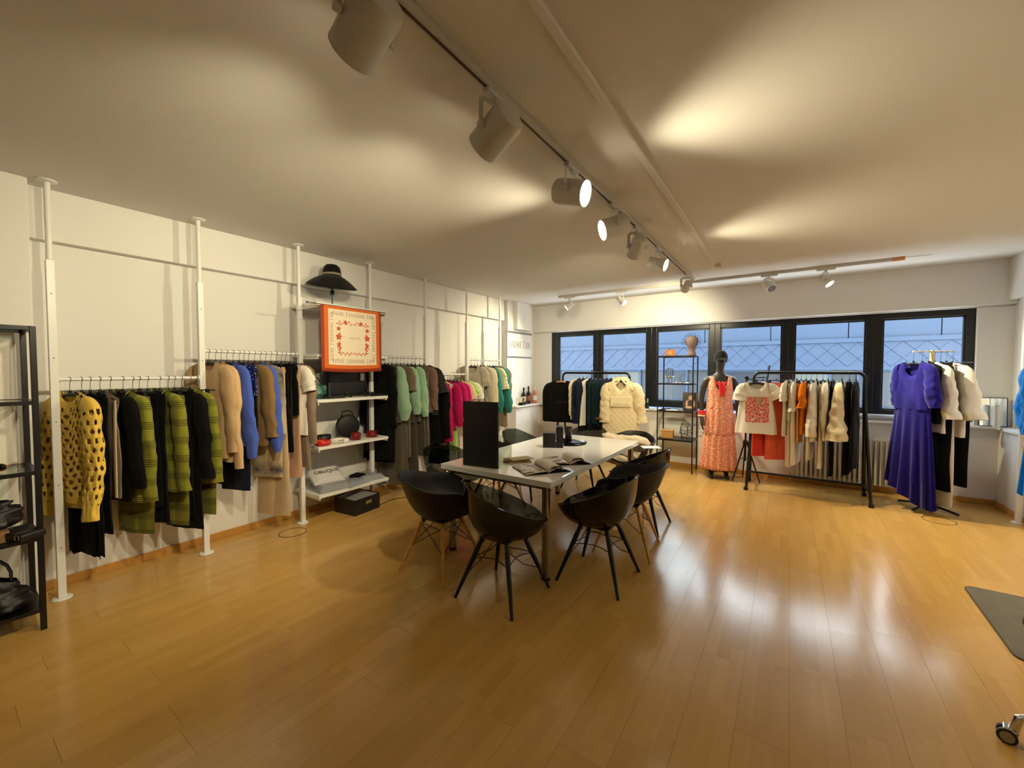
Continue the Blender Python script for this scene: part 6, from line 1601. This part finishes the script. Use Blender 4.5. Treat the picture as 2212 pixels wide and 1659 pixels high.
FLM = CL['floral']
dr = empty('maxi_dress', (0, 0, 0)); dr.parent = mq
def bod(u, v):
    th = 2*PI*u; c, s = math.cos(th), math.sin(th)
    xt = 0.155*math.copysign(abs(c)**0.85, c); ax = abs(xt)
    zt = 1.445 if ax > 0.085 else 1.445 - (0.20 if s < 0 else 0.10)*math.sqrt(max(0, 1-(ax/0.085)**2))
    z = zt + (0.99 - zt)*v
    w = interp([(0, 1.0), (0.15, 1.02), (0.35, 1.05), (0.7, 1.02), (1, 1.08)], v); d_ = interp([(0, 0.085), (0.3, 0.118), (0.7, 0.105), (1, 0.115)], v)
    fo_ = 0.008*math.sin(11*th+2)*v
    return (xt*w + fo_*c, s*d_ + fo_*s - 0.003, z)
MB().grid(bod, 64, 16, wrap=True).build('bodice', FLM, dr, solid=0.003, ang=80)
def tier(z0, z1, w0, w1, n, am, ph_):
    def f(u, v):
        th = 2*PI*u; c, s = math.cos(th), math.sin(th); w = w0+(w1-w0)*v
        r = w*(1 + am*(0.35+0.65*v)*math.sin(n*th+ph_+0.5*math.sin(3*th)))
        return (c*r, s*r*0.70, z0+(z1-z0)*v + 0.012*(1-v)*math.sin(2*n*th))
    return MB().grid(f, 120, 10, wrap=True)
tier(1.0, 0.62, 0.172, 0.195, 13, 0.075, 0.4).build('upper_tier', FLM, dr, solid=0.002, ang=80)
tier(0.63, 0.135, 0.198, 0.235, 15, 0.085, 1.3).build('lower_tier', FLM, dr, solid=0.002, ang=80)
MB().tube([(0, -0.118, 1.22), (0, -0.126, 1.0), (0, -0.135, 0.62)], 0.004, 6).build('front_seam', CL['rose'], dr)
NEC = pmat('red_cord', (226, 36, 44), 0.5)
nk = empty('necklace', (0, 0, 0)); nk.parent = mq
MB().tube([(-0.07, 0.035, 1.47), (-0.085, -0.03, 1.42), (-0.05, -0.088, 1.34), (0, -0.115, 1.29), (0.05, -0.088, 1.34), (0.085, -0.03, 1.42), (0.07, 0.035, 1.47)], 0.008, 8).build('cord', NEC, nk)
def kn(u, v): return ((u-0.5)*(0.10-0.05*v), -0.128 - 0.01*math.sin(9*u), 1.37 - 0.20*v + 0.01*math.sin(14*u))
MB().grid(kn, 14, 8).build('fringe', NEC, nk, solid=0.006, ang=80)
for k, (z, m_) in enumerate(((0.945, NEC), (0.915, NEC), (0.885, pmat('cream_bangle', (230, 196, 140), 0.4)))):
    MB().tube([(-0.2375+0.04*math.cos(a), -0.012+0.04*math.sin(a) - 0.006*k, z) for a in [2*PI*i/18 for i in range(18)]], 0.014, 8, close=True).build('bangle', m_, mq)
MB().box(-0.12, 0.12, -0.06, 0.06, 0, 0.006).build('base_plate', BLACKM, mq, smooth=False, bevel=0.003)

# ================================================================== TRIPOD
tp = empty('tripod', (-0.47, 6.44, 0), 0.2, label='black camera tripod behind the giraffe print tee', cat='tripod')
for k in range(3):
    a = k*2*PI/3 - 0.5
    MB().tube([(0.02*math.cos(a), 0.02*math.sin(a), 0.52), (0.19*math.cos(a), 0.19*math.sin(a), 0.01)], [0.011, 0.008], 10).build('leg', BLACKM, tp)
    MB().tube([(0.015*math.cos(a), 0.015*math.sin(a), 0.33), (0.09*math.cos(a), 0.09*math.sin(a), 0.30)], 0.005, 8).build('strut', BLACKM, tp)
MB().tube([(0, 0, 0.28), (0, 0, 1.42)], 0.012, 12).build('column', BLACKM, tp)
MB().lathe([(0, 0.50), (0.035, 0.50), (0.035, 0.55), (0.02, 0.57), (0, 0.57)], 16).build('collar', BLACKP, tp)
MB().box(0.06, 0.075, -0.05, 0.05, 1.36, 1.62, Matrix.Rotation(0.12, 4, 'Y')).build('phone_mount', BLACKP, tp, smooth=False, bevel=0.006)
MB().tube([(0, 0, 1.40), (0.10, 0, 1.43), (0.22, 0, 1.44)], 0.009, 8).build('arm', BLACKM, tp)
MB().ball((0.0, 0, 1.43), 0.028).build('ball_head', BLACKP, tp)

# ================================================================== RADIATOR, SILL AND COUNTER THINGS
rd = empty('radiator', (0.575, 6.755, 0.1), label='white ribbed radiator under the window behind the clothes rack', cat='radiator')
rib = MB(); 
for yy in (-0.035, 0.035): rib.tube([(0, yy, 0.0), (0, yy, 0.57)], 0.0155, 8)
rib.box(-0.011, 0.011, -0.035, 0.035, -0.012, 0.02); rib.box(-0.011, 0.011, -0.035, 0.035, 0.55, 0.585)
RADW = pmat('radiator_enamel', (214, 208, 194), 0.4, var=0.02)
rme = rib.mesh('rib', RADW)
for k in range(19): inst('rib', rme, rd, (-0.45 + k*0.05, 0, 0))
MB().tube([(-0.47, 0, 0.03), (0.47, 0, 0.03)], 0.016, 10).build('lower_manifold', RADW, rd); MB().tube([(-0.47, 0, 0.55), (0.47, 0, 0.55)], 0.016, 10).build('upper_manifold', RADW, rd)
MB().tube([(-0.49, 0, 0.03), (-0.52, 0, 0.03), (-0.53, 0.02, 0.0), (-0.53, 0.03, -0.1)], 0.009, 8).build('pipe', RADW, rd)
MB().lathe([(0, -0.02), (0.018, -0.018), (0.02, 0.03), (0.012, 0.04), (0, 0.04)], 14, c=(-0.515, 0, 0.56)).build('valve', WHITE, rd)
pc2 = empty('pencil_cup', (-1.93, 6.83, 0.90), label='dark green cup of pens on the window sill', cat='pen cup')
MB().lathe([(0, 0), (0.036, 0), (0.038, 0.1), (0.034, 0.1), (0.032, 0.006), (0, 0.006)], 20).build('cup_body', pmat('dark_green', (16, 44, 28), 0.3), pc2)
for k, c_ in enumerate(((30, 90, 50), (226, 200, 40), (30, 30, 34), (190, 60, 40), (40, 60, 120), (210, 200, 190))):
    a = k*1.05; MB().tube([(0.012*math.cos(a), 0.012*math.sin(a), 0.012), (0.03*math.cos(a), 0.03*math.sin(a), 0.145+0.012*(k % 3))], 0.0045, 6).build('pen', pmat('pen_%d' % k, c_, 0.4), pc2)
bs = empty('fabric_roll', (0.985, 6.83, 0.94), label='pale grey fabric roll lying on the sill behind the radiator', cat='fabric roll')
MB().tube([(-0.28, 0, 0), (0.2, 0, 0)], 0.038, 18).build('roll', cloth('pale_grey_fabric', (166, 170, 180)), bs)
MB().tube([(0.2, 0, 0), (0.206, 0, 0)], 0.02, 14).build('core', KRAFT, bs)
def bottle(label, loc, hgt, r, gl, cap, lab, group='bottles on the left counter', liquid=None):
    b_ = empty('bottle', loc, label=label, cat='bottle', group=group)
    MB().lathe([(0, 0), (r*0.92, 0), (r, 0.01), (r, hgt*0.56), (r*0.85, hgt*0.64), (r*0.36, hgt*0.74), (r*0.34, hgt*0.97), (r*0.38, hgt*0.975), (r*0.38, hgt), (0, hgt)], 20).build('glass', gl, b_)
    MB().lathe([(r*0.37, hgt*0.80), (r*0.42, hgt*0.80), (r*0.42, hgt*1.005), (0, hgt*1.005)], 16).build('capsule', cap, b_)
    MB().lathe([(r*1.01, hgt*0.18), (r*1.01, hgt*0.48)], 20, cap=False).build('label_band', lab, b_)
    return b_
DKG = pmat('dark_bottle_glass', (22, 24, 18), 0.08, var=0.1); LABC = pmat('cream_label', (206, 190, 150), 0.6); LABB = pmat('brown_label', (140, 84, 62), 0.6); LABW = pmat('white_label', (220, 214, 206), 0.6)
ROSE = pmat('rose_wine_glass', (206, 120, 84), 0.08, var=0.05)
bb = bottle('dark wine bottle with cream label on the left counter', (-4.05, 6.36, 0.90), 0.31, 0.04, DKG, BLACKP, LABC)
me0 = MB().tube(arc((0, -0.0415, 0.10), 0.016, 0, 2*PI, 12, 'xz')[:-1], 0.004, 6, close=True); me0.xform(Matrix.Rotation(0.5, 4, 'Z')); me0.build('emblem', BLACKP, bb)
bottle('dark wine bottle with brown label on the left counter', (-4.05, 6.53, 0.90), 0.33, 0.042, DKG, pmat('maroon_foil', (56, 20, 22), 0.4), LABB)
bottle('rose wine bottle with white label on the left counter', (-4.05, 6.75, 0.90), 0.31, 0.045, ROSE, pmat('pale_foil', (216, 206, 190), 0.4), LABW)
wg = empty('wine_glass', (-4.06, 6.64, 0.90), label='stemmed glass with pink wine between the bottles', cat='glass')
MB().lathe([(0, 0), (0.03, 0.001), (0.005, 0.008), (0.004, 0.07), (0.01, 0.085), (0.032, 0.12), (0.034, 0.16), (0.029, 0.20)], 20, cap=False).build('glass', SHGLASS, wg)
MB().lathe([(0, 0.09), (0.02, 0.10), (0.031, 0.125), (0.033, 0.15), (0, 0.15)], 18).build('wine', ROSE, wg)
for k in range(2):
    c_ = empty('paper_cup', (-4.10+0.02*k, 6.22+0.07*k, 0.90), label='white paper cup %s' % ('nearest the teal sweaters on the left counter' if k == 0 else 'just left of the dark wine bottles'), cat='cup', group='paper cups on the left counter')
    MB().lathe([(0, 0), (0.026, 0), (0.036, 0.13), (0.033, 0.13), (0.024, 0.005), (0, 0.005)], 18).build('cup_body', PAPER, c_)
    MB().tube(arc((0, 0, 0.13), 0.035, 0, 2*PI, 18, 'xy')[:-1], 0.0025, 6, close=True).build('rim', PAPER, c_)
sb = empty('card_terminal', (-3.99, 6.22, 0.90), 0.2, label='low black box on the front of the left counter', cat='box')
MB().box(-0.045, 0.045, -0.11, 0.11, 0, 0.03).build('case', BLACKP, sb, smooth=False, bevel=0.008)
MB().box(-0.035, 0.035, -0.10, 0.10, 0.03, 0.052).build('lid', BLACKG, sb, smooth=False, bevel=0.008)
# roller banner with the shop's name
bn = empty('wall_banner', (-4.10, 6.30, 1.78), PI/2, label='white wall banner reading ANDRE TAN between two grey bars', cat='banner')
BW = 0.80
MB().box(-BW/2, BW/2, -0.003, 0.003, 0, 0.42).build('banner_sheet', pmat('banner_white', (224, 224, 224), 0.6, var=0.01), bn, smooth=False)
MB().box(-BW/2-0.01, BW/2+0.01, -0.012, 0.012, 0.415, 0.45).build('top_bar', pmat('bar_grey', (150, 148, 146), 0.3, metal=0.6), bn, smooth=False, bevel=0.006)
MB().box(-BW/2-0.01, BW/2+0.01, -0.01, 0.01, -0.022, 0.004).build('bottom_bar', MATS['bar_grey'], bn, smooth=False, bevel=0.006)
w_ = text_width('ANDRE TAN'); hgt = (BW-0.08)/w_
put_text(MB(), 'ANDRE TAN', (-BW/2+0.04, -0.0045, 0.16), (1, 0, 0), (0, 0, 1), hgt).build('lettering', pmat('logo_grey', (46, 44, 42), 0.6), bn, smooth=False)
MB().box(-BW/2, BW/2, 0.004, 0.012, -0.88, -0.022).build('backing_board', pmat('banner_white', (224, 224, 224), 0.6), bn, smooth=False)
# right corner: mirror, brochures
mr = empty('mirror', (1.80, 6.80, 0.90), 0.0, label='dark framed mirror leaning on the sill in the right corner', cat='mirror')
lean = Matrix.Rotation(-0.05, 4, 'X')
MB().box(0, 0.22, -0.004, 0.008, 0, 0.325, lean).build('frame', BLACKM, mr, smooth=False)
MB().box(0.008, 0.212, -0.006, -0.004, 0.008, 0.317, lean).build('mirror_glass', pmat('mirror', (220, 224, 222), 0.02, metal=1.0, var=0.0), mr, smooth=False)
for k, (lab, x, y, c_, rz) in enumerate((('white brochure stack on the right counter', 1.985, 6.42, (222, 226, 230), 0.2), ('pale blue brochure on the right counter nearest the blue dress', 1.97, 6.22, (196, 206, 222), -0.15))):
    q = empty('brochure', (x, y, 0.90), rz, label=lab, cat='brochure', group='brochures on the right counter')
    MB().box(-0.04, 0.06, -0.10, 0.10, 0, 0.012).build('cover', pmat('brochure_%d' % k, c_, 0.4), q, smooth=False); MB().box(-0.038, 0.062, -0.098, 0.098, 0.002, 0.010).build('pages', PAPER, q, smooth=False)
pn = empty('flat_panel_display', (2.035, 6.45, 1.30), label='pale curved roll of paper standing on the right counter', cat='paper roll')
bpy.data.objects.remove(pn)
rl = empty('paper_roll', (1.90, 6.66, 0.90), label='white paper roll standing in the right corner', cat='paper roll')
MB().tube([(0, 0, 0), (0, 0, 0.24)], 0.028, 16).build('roll', PAPER, rl); MB().tube([(0, 0, 0.24), (0, 0, 0.245)], 0.014, 12).build('core', pmat('green_core', (40, 120, 84), 0.5), rl)
# sockets below the window
for k, x in enumerate((-1.12, -1.36)):
    so = empty('wall_socket', (x, YB, 0.56), label='white wall socket %s' % ('behind the mannequin' if k == 0 else 'behind the display shelf'), cat='socket', group='sockets under the window')
    MB().box(-0.075, 0.075, -0.012, 0, -0.04, 0.04).build('plate', WHITE, so, smooth=False, bevel=0.003)
    for s in (-1, 1): MB().lathe([(0.022, -0.013), (0.022, -0.0115), (0.0, -0.0115)], 16, m=Matrix.Rotation(0, 4, 'X')).xform(Matrix.Translation((s*0.035, 0, 0)) @ Matrix.Rotation(-PI/2, 4, 'X')).build('insert', RADW, so)

# ================================================================== FLOOR THINGS
rg = empty('rug', (1.50, 3.66, 0), -0.03, label='dark grey felt rug at the right edge of the floor', cat='rug')
P = []
for cx, cy, a0 in ((0.5, 0.42, 0), (-0.40, 0.42, PI/2), (-0.40, -0.38, PI), (0.5, -0.38, 1.5*PI)):
    for i in range(6):
        a = a0 + i*PI/10; P.append((cx+0.06*math.cos(a), cy+0.06*math.sin(a)))
n_ = len(P)
RUG = pmat('grey_felt', (98, 92, 80), 0.95, spec=0.1, var=0.35, nscale=9, bump=0.8, bscale=160, sheen=0.2)
MB().add([(p[0], p[1], 0.0) for p in P] + [(p[0], p[1], 0.009) for p in P], [tuple(range(n_, 2*n_))] + [(i, (i+1) % n_, (i+1) % n_+n_, i+n_) for i in range(n_)]).build('felt', RUG, rg, smooth=False)
MB().tube([(p[0], p[1], 0.006) for p in P], 0.004, 6, close=True).build('edge_binding', pmat('rug_edge', (58, 55, 48), 0.9), rg)
for k, (x, y, r) in enumerate(((-3.845, 1.98, 0.115), (1.30, 5.84, 0.125))):
    q = empty('floor_outlet', (x, y, 0), label='round metal floor outlet ring %s' % ('before the third white post' if k == 0 else 'in front of the royal blue dress'), cat='floor outlet', group='floor outlet rings')
    MB().tube(arc((0, 0, 0.001), r, 0, 2*PI, 40, 'xy')[:-1], [(0.0025, 0.004)]*40, 6, close=True).build('ring', pmat('brass_ring', (110, 92, 60), 0.4, metal=0.8), q)
    MB().lathe([(0, 0.001), (r-0.003, 0.001)], 40, cap=False).build('cover', FLOOR, q)
cbm = empty('floor_cable', (-3.9, 3.9, 0), label='thin dark cable lying along the floor under the grey dresses', cat='cable')
MB().tube([(0.1, -1.0, 0.004), (0.05, -0.75, 0.004), (0.16, -0.5, 0.004), (0.06, -0.3, 0.004), (0.1, 0.1, 0.004), (0.0, 0.7, 0.004)], 0.004, 6).build('cord', BLACKP, cbm)
MB().box(-0.03, 0.03, 0.68, 0.76, 0, 0.02).build('plug', BLACKP, cbm, smooth=False, bevel=0.004)
# office chair at the lower right
oc = empty('office_chair', (1.08, 2.42, 0), 0.1, label='office chair with chrome star base at the lower right corner', cat='chair')
for k in range(5):
    a = PI - 0.35 + k*2*PI/5; d = Vector((math.cos(a), math.sin(a), 0)); e = Vector((-d.y, d.x, 0))
    lg = empty('base_leg', (0, 0, 0)); lg.parent = oc
    MB().tube([d*0.03+V(0, 0, 0.14), d*0.16+V(0, 0, 0.145), d*0.25+V(0, 0, 0.135), d*0.285+V(0, 0, 0.115), d*0.295+V(0, 0, 0.075), d*0.297+V(0, 0, 0.06)], [0.017, 0.017, 0.0165, 0.016, 0.016, 0.016], 14).build('tube', CHROME, lg)
    c0 = d*0.315 + V(0, 0, 0.030)
    for s in (-1, 1):
        w = MB().tube([c0 + e*s*0.006, c0 + e*s*0.022], 0.030, 20); w.build('tyre', BLACKP, lg)
        MB().tube([c0 + e*s*0.0225, c0 + e*s*0.0245], 0.021, 20).build('hub', pmat('hub_grey', (150, 138, 110), 0.4), lg)
    MB().box(-0.022, 0.022, -0.02, 0.02, 0.050, 0.064, Matrix.Translation(d*0.305) @ Matrix.Rotation(a, 4, 'Z')).build('caster_yoke', CHROME, lg, smooth=False, bevel=0.003)
MB().tube([(0, 0, 0.12), (0, 0, 0.44)], 0.024, 14).build('gas_column', CHROME, oc)
MB().box(-0.23, 0.23, -0.22, 0.22, 0.44, 0.51).build('seat', BLKL, oc, smooth=False, bevel=0.03)
MB().grid(lambda u, v: (0.22*math.cos(PI*(u-0.5)*0.9)+0.03, 0.44*(u-0.5), 0.56+0.42*v), 12, 6).build('backrest', BLKL, oc, solid=0.04)
